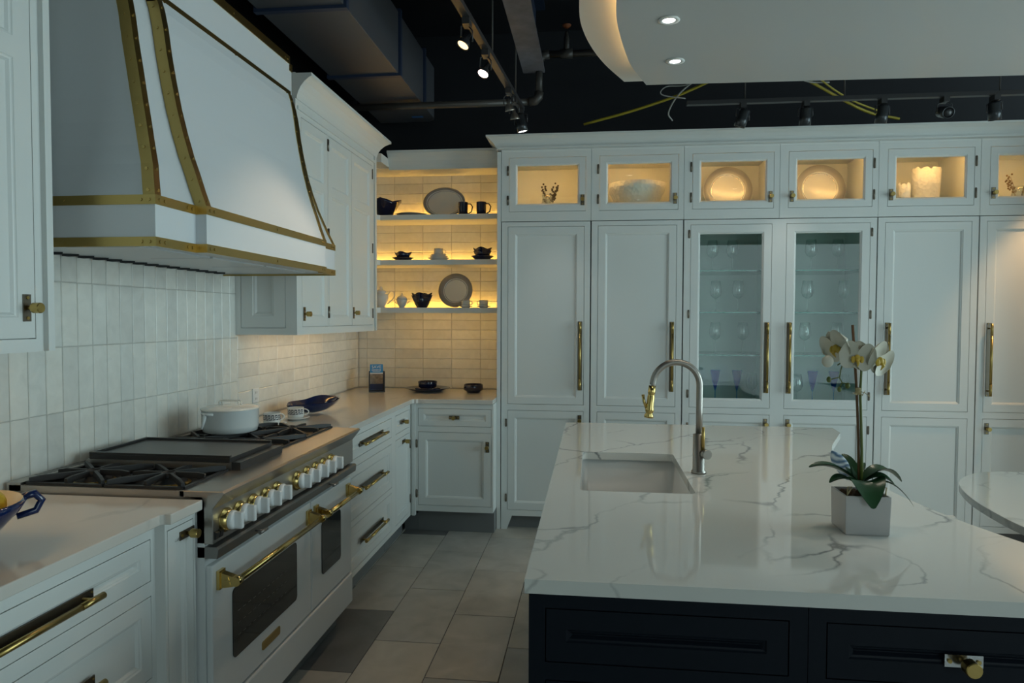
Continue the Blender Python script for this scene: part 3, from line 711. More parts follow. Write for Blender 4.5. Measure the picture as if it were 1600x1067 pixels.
right = spline([(3.06, -2.162), (2.955, -1.98), (2.875, -1.775), (2.811, -1.561), (2.77, -1.30), (2.762, -1.05), (2.766, -.86), (2.79, -.677), (2.847, -.486), (2.93, -.29), (3.006, -.115)], 5)
outer = [(1.685, -2.162)] + right + [(3.02, .04), (1.685, .04)]
sx0, sx1, sy0, sy1 = 1.785, 2.146, -1.396, -.754
hole = rrect(sx0, sx1, sy0, sy1, .02, 4)
def slab_hole(outer, hole, z0, z1):
    bm = bmesh.new()
    def loop(P, z):
        vs = [bm.verts.new((x, y, z)) for x, y in P]; return vs, [bm.edges.new((vs[i], vs[(i + 1) % len(vs)])) for i in range(len(vs))]
    o1, e1 = loop(outer, z1); h1, e2 = loop(hole, z1)
    bmesh.ops.triangle_fill(bm, use_beauty=True, edges=e1 + e2, normal=(0, 0, 1))
    o0, e3 = loop(outer, z0); h0, e4 = loop(hole, z0)
    bmesh.ops.triangle_fill(bm, use_beauty=True, edges=e3 + e4, normal=(0, 0, -1))
    for A, B_ in ((o1, o0), (h1, h0)):
        for i in range(len(A)): bm.faces.new((A[i], A[(i + 1) % len(A)], B_[(i + 1) % len(A)], B_[i]))
    mb = MB(); bm.verts.index_update(); mb.add([v.co.copy() for v in bm.verts], [[v.index for v in fc.verts] for fc in bm.faces]); bm.free(); return mb
tag(slab_hole(outer, hole, .884, .914).build('island_worktop', 'marble', None, 0, (2.3, -1.05, .884)), 'white grey-veined marble island top with sink cut-out', 'worktop')
sk = MB(); t = .012
ri = lambda e, z: [(x, y, z) for x, y in rrect(sx0 - .006 + e, sx1 + .006 - e, sy0 - .006 + e, sy1 + .006 - e, .03, 4)]
sk.loft([ri(-.004, .8835), ri(0, .8835), ri(.004, .72), ri(.03, .706), ri(.16, .703)], 0, True, False, True); 
n_ = len(ri(.16, .703)); sk.add(ri(.16, .703), [list(range(n_))])
SK = thing('undermount_sink', 'white undermount sink set into the marble island', 'sink', (1.965, -1.075, .703))
sk.build('basin', 'sink_white', SK)
MB().lathe([(.0, .704), (.042, .704), (.045, .7065), (.03, .7065), (.0, .7045)], (1.965, -1.075, 0), 24).build('drain', 'nickel', SK)
# faucet
FA = thing('faucet', 'tall gooseneck faucet, brushed nickel with brass spray head', 'faucet', (2.198, -1.093, .914))
fx, fy = 2.198, -1.093
MB().lathe([(.026, .9145), (.026, .922), (.021, .926), (.021, 1.052), (.012, 1.056), (.0, 1.056)], (fx, fy, 0), 28).build('body', 'nickel', FA)
path = [(fx, fy, 1.05), (fx, fy, 1.14), (fx, fy, 1.225)]
for k in range(1, 21):
    a = PI * k / 20; path.append((fx - .081 + .081 * math.cos(a), fy, 1.225 + .081 * math.sin(a)))
path.append((fx - .164, fy, 1.222))
MB().tube(path, .0115, 18).build('spout', 'nickel', FA)
Qh = Matrix.Rotation(math.radians(6), 3, 'Y')
hd = MB(); hd.lathe([(.0125, 0), (.0130, -.028), (.0115, -.031), (.0115, -.035), (.0130, -.038), (.0130, -.075), (.0155, -.082), (.0155, -.092), (.012, -.098), (.0165, -.108), (.0165, -.115), (.0, -.115)], (fx - .164, fy, 1.222), 22, 0, Qh)
hd.tube([(fx - .182, fy, 1.137), (fx - .193, fy - .002, 1.165), (fx - .197, fy - .002, 1.19)], [.006, .005, .0055], 10)
hd.build('spray_head', 'brass_bright', FA)
MB().tube([(fx + .012, fy - .012, .987), (fx + .024, fy - .042, .987)], .0165, 20).build('handle_hub', 'nickel', FA)
MB().tube([(fx + .010, fy - .022, 1.0), (fx + .010, fy - .027, 1.045), (fx + .010, fy - .03, 1.082)], [.006, .006, .0045], 10).build('lever', 'brass', FA)

# round-ended table and stool beyond the island
TB = thing('dining_table', 'white marble table with rounded end beyond the island', 'table', (4.0, -1.2, 0))
tb = spline([(3.31, -1.35), (3.275, -1.086), (3.278, -.896), (3.30, -.716), (3.345, -.54), (3.41, -.39), (3.542, -.235), (3.682, -.173), (3.788, -.18), (3.95, -.23), (4.12, -.36), (4.25, -.6), (4.30, -.95), (4.30, -1.3)], 4)
tb = tb + [(2 * 3.79 - x, -2.65 - y) for x, y in tb]
MB().prism(tb, .730, .760).build('table_top', 'marble', TB, .002)
MB().lathe([(.0, .0), (.30, .0), (.30, .02), (.08, .05), (.06, .1), (.06, .66), (.12, .72), (.12, .7295), (0, .7295)], (3.8, -1.3, 0), 28).build('pedestal', 'nickel', TB)
# ---------------------------------------------------------------- tableware
def lathe_obj(name, prof, mat, loc, label, cat, group=None, seg=28, sx=1, sy=1, rot=None):
    mb = MB().lathe(prof, (0, 0, 0), seg, 0, None, sx, sy)
    o = mb.build(name, mat, None, local=True); o.location = loc
    if rot: o.rotation_euler = rot
    ORG[o.name] = Vector(loc); return tag(o, label, cat, group)
def shell(outer, t):
    """open vessel: outer profile plus an inner wall t thinner"""
    inn = [(max(r - t, .0005), z + (t if i == 0 else 0)) for i, (r, z) in enumerate(outer)]
    return [(0, outer[0][1])] + outer + inn[::-1] + [(0, inn[0][1])]
def handle_loop(mb, x, z0, z1, out, r=.0035, m=0, sharp=False):
    P = []
    for k in range(9):
        a = -PI / 2 + PI * k / 8; P.append((x + out * max(0, math.cos(a)) ** (.6 if sharp else 1), 0, (z0 + z1) / 2 + (z1 - z0) / 2 * math.sin(a)))
    mb.tube(P, r, 8, m)
S1, S2, S3 = 2.2103, 1.8833, 1.5353
# top shelf
o = thing('square_bowl', 'dark blue flared bowl half hidden behind the cabinet on the top shelf', 'bowl', (.27, 1.48, S1))
mb = MB(); R = []
for w, z in ((.03, 0), (.045, .002), (.07, .045), (.10, .10), (.112, .118), (.104, .113), (.064, .045), (.03, .012)):
    k = .012 if z > .09 else 0
    R.append([(.27 + w * math.cos(2 * PI * q / 16) * (1 + .12 * abs(math.cos(2 * (2 * PI * q / 16)))), 1.48 + w * math.sin(2 * PI * q / 16) * (1 + .12 * abs(math.cos(2 * (2 * PI * q / 16)))), S1 + z + k * math.cos(4 * 2 * PI * q / 16)) for q in range(16)])
mb.loft(R); mb.build('bowl', 'navy_glaze', o)
lathe_obj('serving_plate', [(0, 0), (.07, 0), (.112, .014), (.115, .018), (.07, .006), (0, .005)], 'plate_rim', (.475, 1.47, S1), 'flat grey plate lying on the top shelf', 'plate')
def standing_plate(name, x, y, z, rx, rz, tilt, label, mats=('porcelain', 'plate_rim'), inner=.62, band=True):
    o = thing(name, label, 'plate', (x, y, z)); Q = Matrix.Rotation(PI / 2 + tilt, 3, 'X')
    c = Vector((x, y - math.sin(tilt) * rz * 0, z + rz * math.cos(tilt) + .001))
    # local axes: lathe axis points towards the camera and slightly up
    MB().lathe([(0, -.004), (inner * rx, -.004), ((inner + .04) * rx, 0), (.985 * rx, .012), (rx, .016), (.985 * rx, .019), ((inner + .05) * rx, .006), (inner * rx, .0015), (0, .0015)], c, 48, 0, Q, 1, rz / rx).build('dish', mats[0], o)
    if band: MB().lathe([((inner + .06) * rx, .0072), (.98 * rx, .0196), (.98 * rx, .0200), ((inner + .06) * rx, .0078)], c, 48, 0, Q, 1, rz / rx, caps=False).build('rim_band', mats[1], o)
    MB().lathe([((inner - .012) * rx, .0019), ((inner + .012) * rx, .0034), ((inner + .012) * rx, .0038), ((inner - .012) * rx, .0023)], c, 48, 0, Q, 1, rz / rx, caps=False).build('ring', 'platinum', o)
    return o
standing_plate('oval_platter', .70, 1.585, S1, .162, .118, -.18, 'oval platter with patterned grey rim leaning on the top shelf', inner=.8)
def mug(x, y, z, label):
    o = thing('mug', label, 'mug', (x, y, z), 'dark blue mugs'); mb = MB().lathe(shell([(.034, 0), (.036, .003), (.036, .095), (.037, .097)], .004), (x, y, z), 28); mb.build('cup', 'navy_glaze', o)
    h = MB(); h.tube([(x + .034, y, z + .086), (x + .056, y, z + .084), (x + .07, y, z + .064), (x + .062, y, z + .028), (x + .035, y, z + .012)], .0045, 8); h.build('handle', 'navy_glaze', o)
mug(.868, 1.45, S1, 'dark blue mug standing in front of the oval platter'); mug(1.003, 1.45, S1, 'dark blue mug standing alone at the right end of the top shelf')
# middle shelf
def wavy_bowl(name, x, y, z, r, h, label, group=None):
    mb = MB(); R = []
    for a, b in ((.45, 0), (.5, .02), (.75, .45), (1.0, 1.0), (.96, 1.0), (.70, .48), (.4, .1)):
        R.append([(r * a * math.cos(t) * (1 + .09 * math.cos(4 * t)), r * a * math.sin(t) * (1 + .09 * math.cos(4 * t)), h * b + (.10 * h * math.cos(4 * t) if b > .9 else 0)) for t in (2 * PI * q / 24 for q in range(24))])
    mb.loft(R); o = mb.build(name, 'navy_glaze', None, local=True); o.location = (x, y, z); return tag(o, label, 'bowl', group)
def dish(x, y, z, r, label, mat='navy_glaze', h=.014, name='saucer', group=None):
    return lathe_obj(name, [(0, 0), (r * .55, 0), (r * .6, .003), (r, h), (r * .985, h + .003), (r * .55, .006), (0, .005)], mat, (x, y, z), label, 'plate', group)
dish(.412, 1.46, S2, .082, 'dark blue plate under the wavy bowl on the middle shelf', h=.02)
wavy_bowl('wavy_bowl', .412, 1.46, S2 + .0065, .062, .055, 'dark blue wavy bowl at the left of the middle shelf')
for k, (r, n) in enumerate(((.082, 'lowest white plate of the stack under the cup on the middle shelf'), (.07, 'second white plate of the stack under the cup on the middle shelf'), (.058, 'top saucer of the stack under the cup on the middle shelf'))):
    dish(.682, 1.46, S2 + .0135 * k, r, n, 'porcelain', .017)
def cup(x, y, z, label, r=.034, h=.055, ang=0, greek=False, group=None):
    o = thing('tea_cup', label, 'cup', (x, y, z), group)
    mb = MB().lathe(shell([(r * .72, 0), (r * .95, .004), (r, .014), (r, h)], .0025), (0, 0, 0), 32); handle_loop(mb, r * .95, h * .28, h * .85, r * .62, .0032)
    c_ = mb.build('cup', 'porcelain', None, local=True); c_.parent = o; c_.rotation_euler = (0, 0, ang); ORG[c_.name] = Vector((0, 0, 0))
    if greek:
        g2 = MB(); n = 13; zb, zt = h * .42, h * .86; H_ = zt - zb; rr = r + .0004
        def seg(a0, a1, z0, z1):
            for q in range(2):
                b0 = a0 + (a1 - a0) * q / 2; b1 = a0 + (a1 - a0) * (q + 1) / 2
                g2.add([(rr * math.cos(t), rr * math.sin(t), z) for t, z in ((b0, z0), (b1, z0), (b1, z1), (b0, z1))], [(0, 1, 2, 3)])
        w = 2 * PI * .86 / n
        for k in range(n):
            a = .45 + w * k; u = w / 6; v = H_ / 5
            seg(a, a + u, zb, zt); seg(a, a + 4.4 * u, zt - v, zt); seg(a + 3.4 * u, a + 4.4 * u, zb + 1.7 * v, zt); seg(a + 1.8 * u, a + 4.4 * u, zb + 1.7 * v, zb + 2.7 * v); seg(a + u * 1.8, a + 6 * u, zb, zb + v * .9)
        q = g2.build('greek_key_band', 'ink', None, local=True); q.parent = c_
    else:
        for zz in (.3, .88):
            q = MB().lathe([(r + .0003, h * zz), (r + .0007, h * zz + .001), (r + .0003, h * zz + .0025)], (0, 0, 0), 32, caps=False).build('silver_line', 'platinum', None, local=True); q.parent = c_
    return o
cup(.682, 1.46, S2 + .034, 'white cup on the stack of plates, middle shelf', ang=.2)
dish(1.01, 1.46, S2, .085, 'dark blue plate at the right end of the middle shelf', h=.028)
wavy_bowl('wavy_bowl', 1.01, 1.46, S2 + .008, .064, .058, 'lower dark blue bowl of the nested pair on the middle shelf')
wavy_bowl('wavy_bowl', 1.01, 1.46, S2 + .022, .066, .066, 'upper dark blue bowl of the nested pair on the middle shelf')
# bottom shelf
o = thing('teapot', 'white teapot half hidden at the left of the lowest shelf', 'teapot', (.255, 1.46, S3))
x, y = .24, 1.46
MB().lathe([(0, 0), (.035, 0), (.03, .008), (.045, .03), (.058, .07), (.055, .095), (.035, .105), (.034, .11), (.045, .112), (0, .112)], (x, y, S3), 28).build('body', 'porcelain', o)
MB().lathe([(.044, .112), (.036, .125), (.012, .138), (.006, .142), (.012, .15), (.006, .158), (0, .16)], (x, y, S3), 24).build('lid', 'porcelain', o)
MB().tube([(x + .05, y, S3 + .09), (x + .075, y, S3 + .125), (x + .10, y, S3 + .12), (x + .108, y, S3 + .09), (x + .09, y, S3 + .06), (x + .06, y, S3 + .035), (x + .052, y, S3 + .028)], .004, 8).build('handle', 'porcelain', o)
MB().tube([(x - .05, y, S3 + .05), (x - .08, y, S3 + .08), (x - .095, y, S3 + .115)], [.014, .009, .006], 10).build('spout', 'porcelain', o)
o = thing('sugar_bowl', 'white lidded sugar bowl with two handles on the lowest shelf', 'sugar bowl', (.402, 1.46, S3)); x = .402
MB().lathe([(0, 0), (.022, 0), (.02, .006), (.036, .03), (.041, .055), (.039, .064), (0, .064)], (x, y, S3), 26).build('body', 'porcelain', o)
MB().lathe([(.040, .064), (.034, .078), (.012, .09), (.005, .094), (.008, .1), (.003, .108), (0, .109)], (x, y, S3), 22).build('lid', 'porcelain', o)
for s in (-1, 1): MB().tube([(x + s * .037, y, S3 + .06), (x + s * .055, y, S3 + .068), (x + s * .06, y, S3 + .05), (x + s * .04, y, S3 + .03)], .003, 8).build('handle', 'porcelain', o)
wavy_bowl('wavy_bowl', .555, 1.46, S3, .074, .085, 'lower dark blue bowl nested on the lowest shelf')
wavy_bowl('wavy_bowl', .555, 1.46, S3 + .02, .073, .084, 'upper dark blue bowl nested on the lowest shelf')
standing_plate('dinner_plate', .785, 1.595, S3, .132, .132, -.2, 'round white plate with grey rim leaning on the lowest shelf', inner=.66)
for x, lab in ((.888, 'in front of the leaning plate'), (1.022, 'at the right end of the lowest shelf')):
    dish(x, 1.45, S3, .05, 'white saucer ' + lab, 'porcelain', .01); cup(x, 1.45, S3 + .0065, 'white silver-lined cup ' + lab, .032, .05, PI if x > 1 else 0)

# on the corner worktop
Z = .9143
o = thing('brochure_holder', 'black brochure stand with blue leaflet in the tiled corner', 'brochure', (.24, 1.36, Z))
ca, sa = math.cos(.72), math.sin(.72)
def hb(u, v, n): return (.238 + u * math.cos(.35) + n * math.sin(.35), 1.36 + u * math.sin(.35) - n * math.cos(.35), Z + v)
mb = MB()
for s in (-1, 1): mb.prism([(-.045, 0), (.02, 0), (.02, .10), (-.045, .155)], s * .055 - .003, s * .055 + .003, 0, lambda a, b, c: hb(c, b, -a + .0))
mb.fbox(hb, -.055, .055, 0, .008, -.02, .045); mb.fbox(hb, -.055, .055, 0, .15, .040 - .084, .044 - .084)
mb.build('stand', 'holder_black', o, 0)
lf = MB().fbox(hb, -.047, .047, .009, .20, -.036, -.028).build('leaflet', 'paper_white', o)
MB().fbox(hb, -.047, .047, .138, .20, -.0278, -.0270).build('blue_header', 'paper_blue', lf)
MB().fbox(hb, -.047, .047, .055, .128, -.0278, -.0270).build('photo_print', 'print_photo', lf)
MB().fbox(hb, -.047, .047, .010, .055, -.0278, -.0270).build('navy_footer', 'print_navy', lf)
def text_mesh(name, body, size, mat, parent, M):
    cu = bpy.data.curves.new(name, 'FONT'); cu.body = body; cu.size = size; cu.align_x = 'CENTER'; cu.extrude = .0002
    t = bpy.data.objects.new(name, cu); C.objects.link(t); bpy.context.view_layer.update()
    me = bpy.data.meshes.new_from_object(t.evaluated_get(bpy.context.evaluated_depsgraph_get())); bpy.data.objects.remove(t); bpy.data.curves.remove(cu)
    me.materials.clear(); me.materials.append(MATS[mat]); q = bpy.data.objects.new(name, me); C.objects.link(q); q.parent = parent; q.matrix_local = M; return q
def mat_on(p, parent):
    u = Vector((math.cos(.35), math.sin(.35), 0)); v = Vector((0, 0, 1)); n = u.cross(v); p = Vector(p) - ORG[parent.name]
    return Matrix(((u.x, v.x, n.x, p.x), (u.y, v.y, n.y, p.y), (u.z, v.z, n.z, p.z), (0, 0, 0, 1)))
text_mesh('printed_word', 'SAVE', .032, 'paper_white', lf, mat_on(hb(0, .170, -.0262), lf))
mb = MB()
for k in range(7): mb.fbox(hb, -.034 + k * .0100, -.028 + k * .0100, .153, .163, -.0268, -.0264)
mb.fbox(hb, -.028, .028, .144, .148, -.0268, -.0264); mb.build('small_print', 'paper_white', lf)
lathe_obj('dinner_plate', [(0, 0), (.09, 0), (.10, .004), (.165, .026), (.168, .029), (.16, .029), (.09, .009), (0, .008)], ['navy_glaze'], (.605, 1.43, Z), 'wide dark blue plate under the bowl stack on the corner worktop', 'plate', seg=40)
lathe_obj('side_plate', [(0, 0), (.075, 0), (.09, .006), (.098, .018), (.096, .02), (.07, .01), (0, .008)], 'navy_glaze', (.605, 1.43, Z + .0105), 'smaller dark blue plate between wide plate and bowl', 'plate', seg=36)
lathe_obj('soup_bowl', shell([(.05, 0), (.066, .012), (.071, .05), (.069, .054)], .004), 'navy_glaze', (.605, 1.43, Z + .0225), 'dark blue bowl on top of the plate stack', 'bowl', seg=36)
lathe_obj('soup_bowl', shell([(.045, 0), (.058, .012), (.072, .022), (.069, .06), (.067, .062)], .004), 'navy_glaze', (.955, 1.40, Z), 'dark blue bowl standing alone on the corner worktop', 'bowl', seg=36)
# beside the range
dish(.215, -.27, Z, .072, 'white saucer of the cup nearest the white pot', 'porcelain', .012, group='saucers by the range'); cup(.215, -.27, Z + .0065, 'greek-key cup nearest the white pot', .042, .058, .9, True)
dish(.245, -.055, Z, .072, 'white saucer of the cup before the blue dish', 'porcelain', .012, group='saucers by the range'); cup(.245, -.055, Z + .0065, 'greek-key cup standing before the blue dish', .042, .058, .35, True)
bd = MB(); NU, NV = 24, 9
def bpt(i, j, e):
    u = -1 + 2 * i / NU; v = -1 + 2 * j / (NV - 1)
    wid = .105 * max(.10, 1 - abs(u) ** (2.6 if u < 0 else 4.5)); L_ = .185
    zz = .004 + .058 * abs(v) ** 2.4 * wid / .105 + (.05 if u < 0 else .066) * abs(u) ** 2.2
    return Vector((wid * v, L_ * u, zz + e))
vs = [bpt(i, j, 0) for i in range(NU + 1) for j in range(NV)] + [bpt(i, j, -.004) for i in range(NU + 1) for j in range(NV)]
fs = []; n1 = (NU + 1) * NV
for i in range(NU):
    for j in range(NV - 1):
        if i in (19, 20) and j in (2, 3, 4, 5): continue
        a = i * NV + j; q = [a, a + 1, a + NV + 1, a + NV]; fs.append(q); fs.append([k + n1 for k in q][::-1])
bd.add(vs, fs, 0, True); o = bd.build('handled_dish', 'cobalt', None, local=True); o.location = (.235, .20, Z + .0045); o.rotation_euler = (0, 0, -.42)
tag(o, 'cobalt blue boat-shaped dish with cut-out handle, behind the cups', 'dish')
PT = thing('casserole_pot', 'white enamel lidded pot on the back burner', 'pot', (.255, -.745, .9605))
px, py, pz = .255, -.745, .9612
MB().lathe([(0, 0), (.095, 0), (.112, .008), (.117, .03), (.117, .098), (.119, .101), (.0, .101)], (px, py, pz), 44).build('body', 'enamel', PT)
MB().lathe([(.121, .1012), (.122, .105), (.10, .112), (.05, .117), (0, .118)], (px, py, pz), 44).build('lid', 'lid_enamel', PT)
lh = MB()
for s in (-.012, .012): lh.tube([(px - .045, py + s, pz + .113), (px - .045, py + s, pz + .132), (px - .038, py + s, pz + .136), (px + .038, py + s, pz + .136), (px + .045, py + s, pz + .132), (px + .045, py + s, pz + .113)], .0028, 8)
lh.build('lid_handle', 'lid_enamel', PT)
for an in (-1.95, 1.19):
    q = MB(); c, s = math.cos(an), math.sin(an); t = Vector((-s, c, 0)); r = Vector((c, s, 0)); b0 = Vector((px, py, pz))
    q.tube([b0 + r * .117 - t * .034 + Vector((0, 0, .09)), b0 + r * .128 + Vector((0, 0, .088)), b0 + r * .117 + t * .034 + Vector((0, 0, .09))], [.005, .0065, .005], 8)
    q.tube([b0 + r * .127 + Vector((0, 0, .087)), b0 + r * .134 + Vector((0, 0, .06)), b0 + r * .145 + Vector((0, 0, .03))], [.0075, .007, .004], 8); q.build('side_handle', 'enamel', PT)
# fruit bowl
FB = thing('fruit_bowl', 'cobalt blue two-handled bowl at the left edge of the picture', 'bowl', (.35, -2.18, Z)); bx, by = .35, -2.18
MB().lathe([(0, 0), (.06, 0), (.062, .006), (.10, .035), (.145, .085), (.158, .108), (.150, .112)], (bx, by, Z), 40, 0, caps=False).lathe([(.150, .112), (.135, .088), (.09, .04), (.05, .014), (0, .012)], (bx, by, Z), 40, 1, caps=False).build('bowl', ['cobalt', 'cream_glaze'], FB)
for s in (-1, 1):
    ax_ = Vector((.62 * 1, .78, 0)) * s; pt_ = Vector((-ax_.y, ax_.x, 0)); b0 = Vector((bx, by, Z))
    MB().tube([b0 + ax_ * .150 + Vector((0, 0, .106)), b0 + ax_ * .176 + Vector((0, 0, .110)), b0 + ax_ * .190 + Vector((0, 0, .092)), b0 + ax_ * .178 + Vector((0, 0, .068)), b0 + ax_ * .138 + Vector((0, 0, .06))], [.010, .010, .0095, .009, .008], 10).build('handle', 'cobalt', FB)
def fruit(x, y, z, r, mat, label, rot):
    mb = MB(); mb.lathe([(0, -r * 1.12), (r * .14, -r * 1.08), (r * .5, -r * .86), (r * .88, -r * .42), (r, 0), (r * .88, r * .42), (r * .5, r * .86), (r * .16, r * 1.1), (r * .1, r * 1.18), (0, r * 1.2)], (0, 0, 0), 20)
    o = mb.build('lemon', mat, None, local=True); o.location = (x, y, z); o.rotation_euler = rot; tag(o, label, 'fruit', 'fruit in the blue bowl')
fruit(.395, -2.115, Z + .095, .042, 'fruit_yellow', 'big yellow fruit on top in the blue bowl', (1.1, .3, .4)); fruit(.43, -2.20, Z + .085, .036, 'fruit_green', 'green fruit at the front of the blue bowl', (1.3, .2, 1.2))
fruit(.30, -2.20, Z + .085, .038, 'fruit_yellow', 'yellow fruit at the back of the blue bowl', (.4, 1.2, .4))

# ---------------------------------------------------------------- displays behind glass
ZB = 2.1955
def vase_sprigs(x, y, z, label, lab2, mat, h=.10):
    o = lathe_obj('glass_vase', shell([(.03, 0), (.042, .01), (.048, .06), (.036, .11), (.04, .14)], .003), 'crystal', (x, y, z), label, 'vase')
    s = thing('dried_sprigs', lab2, 'sprigs', (x, y, z + .01)); rnd = random.Random(int(x * 100))
    for k in range(7):
        a = rnd.uniform(0, 2 * PI); L_ = rnd.uniform(.15, .225); e = Vector((x + .075 * math.cos(a), y + .04 * math.sin(a), z + L_)); b0 = Vector((x, y, z + .02)); mb = MB(); mb.tube([b0, b0.lerp(e, .5) + Vector((0, 0, .02)), e], .0012, 5)
        for q in range(9):
            c = b0.lerp(e, .45 + .55 * q / 8) + Vector((rnd.uniform(-.012, .012), rnd.uniform(-.01, .01), rnd.uniform(-.006, .02))); mb.ellip(c, (.007, .004, .007), 0, 6, 4)
        mb.build('sprig', mat, s)
vase_sprigs(X0 + .300, 1.36, ZB, 'small clear vase in the first display cabinet', 'dark dried sprigs in the clear vase of the first display cabinet', 'twig')
vase_sprigs(X0 + WC * 5 + .355, 1.36, ZB, 'small clear vase in the rightmost display cabinet', 'brown dried sprigs in the rightmost display cabinet', 'amber_twig')
lathe_obj('pearl_bowl', shell([(.07, 0), (.09, .01), (.15, .07), (.192, .15), (.2, .20)], .006), 'carved_white', (X0 + WC + .316, 1.37, ZB), 'big pearly white bowl in the second display cabinet', 'bowl', seg=48)
standing_plate('charger_plate', X0 + WC * 2 + .353, 1.53, ZB + .006, .172, .172, -.14, 'grey-rimmed plate standing in the display cabinet above the left glass door', inner=.66)
standing_plate('charger_plate', X0 + WC * 3 + .372, 1.53, ZB + .006, .172, .172, -.14, 'grey-rimmed plate standing in the display cabinet above the right glass door', inner=.66)
def jag_vase(x, y, r, h, label, sx=1.0):
    mb = MB(); R = []; n = 28; rnd = random.Random(int(h * 1000)); J = [rnd.uniform(-.012, .012) for _ in range(n)]
    for k, z, j in ((.8, 0, 0), (.92, .15, 0), (1.0, .6, 0), (1.06, 1.0, 1), (1.0, 1.0, 1), (.92, .6, 0), (.8, .12, 0)):
        R.append([(r * k * sx * math.cos(2 * PI * q / n), r * k * .7 * math.sin(2 * PI * q / n), h * z + j * J[q]) for q in range(n)])
    mb.loft(R); o = mb.build('jagged_vase', 'carved_white', None, local=True); o.location = (x, y, ZB); tag(o, label, 'vase', 'jagged white vases')
jag_vase(X0 + WC * 4 + .246, 1.34, .036, .165, 'smaller jagged white vase behind glass'); jag_vase(X0 + WC * 4 + .399, 1.38, .088, .27, 'larger jagged white vase behind glass')

# stemware cupboard: glass shelves, wine glasses and blue flutes
for side, (a, b) in (('left', (X0 + WC * 2 + .022, X0 + WC * 3 - .02)), ('right', (X0 + WC * 3 + .02, X0 + WC * 4 - .022))):
    for z, nm in ((1.777, 'upper'), (1.4965, 'middle'), (1.2105, 'lower')):
        o = thing('glass_shelf', '%s green-edged glass shelf behind the %s glass door' % (nm, side), 'shelf', ((a + b) / 2, 1.4, z), 'glass shelves')
        MB().box(a, b, 1.20, 1.62, z, z + .010).build('sheet', 'shelf_glass', o); MB().box(a, b, 1.197, 1.1998, z, z + .010).build('polished_edge', 'shelf_glass_edge', o)
def wine_glass():
    p = [(.0, 0), (.034, .0), (.034, .0015), (.006, .006), (.0032, .02), (.0032, .085), (.008, .092), (.03, .108), (.04, .135), (.038, .165), (.03, .215), (.0288, .215), (.0368, .165), (.0388, .135), (.029, .110), (.007, .0945), (.0, .0935)]
    return MB().lathe(p, (0, 0, 0), 28).build('wine_glass', 'crystal', None, local=True)
def flute():
    p = [(.0, 0), (.03, .0), (.03, .0015), (.004, .005), (.003, .02), (.003, .09), (.006, .10), (.022, .16), (.034, .235), (.0328, .235), (.0205, .16), (.005, .106), (.0, .104)]
    return MB().lathe(p, (0, 0, 0), 28).build('blue_flute', 'blue_crystal', None, local=True)
wg = wine_glass(); fl_ = flute(); used = [0, 0]
SHL = {'top': 1.7873, 'second': 1.5068, 'third': 1.2208, 'bottom': .8683}
place = []
GL = {'left': {'top': (.227, .36), 'second': (.252, .403), 'third': (.252, .437), 'bottom': (.256, .403)}, 'right': {'top': (.272, .447), 'second': (.252, .49), 'third': (.24, .45), 'bottom': (.296, .435)}}
for side, xb in (('left', X0 + WC * 2), ('right', X0 + WC * 3)):
    for nm in ('top', 'second', 'third'):
        for dx, who in zip(GL[side][nm], ('left', 'right')):
            place.append(('w', xb + dx, 1.36, SHL[nm], 'clear wine glass, %s one on the %s level behind the %s glass door' % (who, nm, side)))
    for dx, who in zip(GL[side]['bottom'], ('left', 'right')):
        place.append(('f', xb + dx, 1.36, SHL['bottom'], 'blue flute glass, %s one behind the %s glass door' % (who, side)))
place += [('w', X0 + WC * 3 + .186, 1.34, SHL['bottom'], 'clear wine glass left of the blue flutes behind the right glass door'), ('w', X0 + WC * 3 + .525, 1.42, SHL['bottom'], 'clear wine glass right of the blue flutes behind the right glass door'), ('w', X0 + WC * 2 + .515, 1.42, SHL['bottom'], 'clear wine glass right of the blue flutes behind the left glass door')]
for t, x, y, z, lab in place:
    i = 0 if t == 'w' else 1; src = (wg, fl_)[i]
    o = src if not used[i] else src.copy()
    if used[i]: C.objects.link(o)
    used[i] = 1; o.location = (x, y, z); tag(o, lab, 'glass', 'wine glasses' if i == 0 else 'blue flutes')

# ---------------------------------------------------------------- orchid
OP = thing('orchid_pot', 'square white pot on the marble island', 'pot', (2.515, -1.715, .914))
x0, x1, ya, yb, zt = 2.461, 2.568, -1.767, -1.662, 1.014
mb = MB(); sq = lambda e, z, t=0: [(x0 + e - t, ya + e - t, z), (x1 - e + t, ya + e - t, z), (x1 - e + t, yb - e + t, z), (x0 + e - t, yb - e + t, z)]
mb.loft([sq(.002, .9143), sq(0, .918), sq(0, zt, .002), sq(.006, zt, .002), sq(.008, .985)], 0, True, False, False); mb.add(sq(.008, .985), [(0, 1, 2, 3)]); mb.add(sq(.002, .9143), [(3, 2, 1, 0)]); mb.build('planter', 'pot_white', OP, .002)
mb = MB(); n = 14; vs = [(x0 + .008 + (x1 - x0 - .016) * i / n, ya + .008 + (yb - ya - .016) * j / n, 1.000 + random.uniform(0, .012) + (.006 if 3 < i < 11 and 3 < j < 11 else 0)) for i in range(n + 1) for j in range(n + 1)]
mb.add(vs, [(i * (n + 1) + j, (i + 1) * (n + 1) + j, (i + 1) * (n + 1) + j + 1, i * (n + 1) + j + 1) for i in range(n) for j in range(n)], 0, True); mb.build('soil', 'soil', OP)
OR = thing('orchid', 'white orchid with tied stake rising from the square pot', 'plant', (2.512, -1.715, 1.0))
bx, by, bz = 2.512, -1.715, 1.005
MB().tube([(bx - .001, by, 1.0), (2.507, by, 1.15), (2.500, by, 1.28), (2.487, by, 1.445)], .0035, 8).build('stake', 'stake', OR)
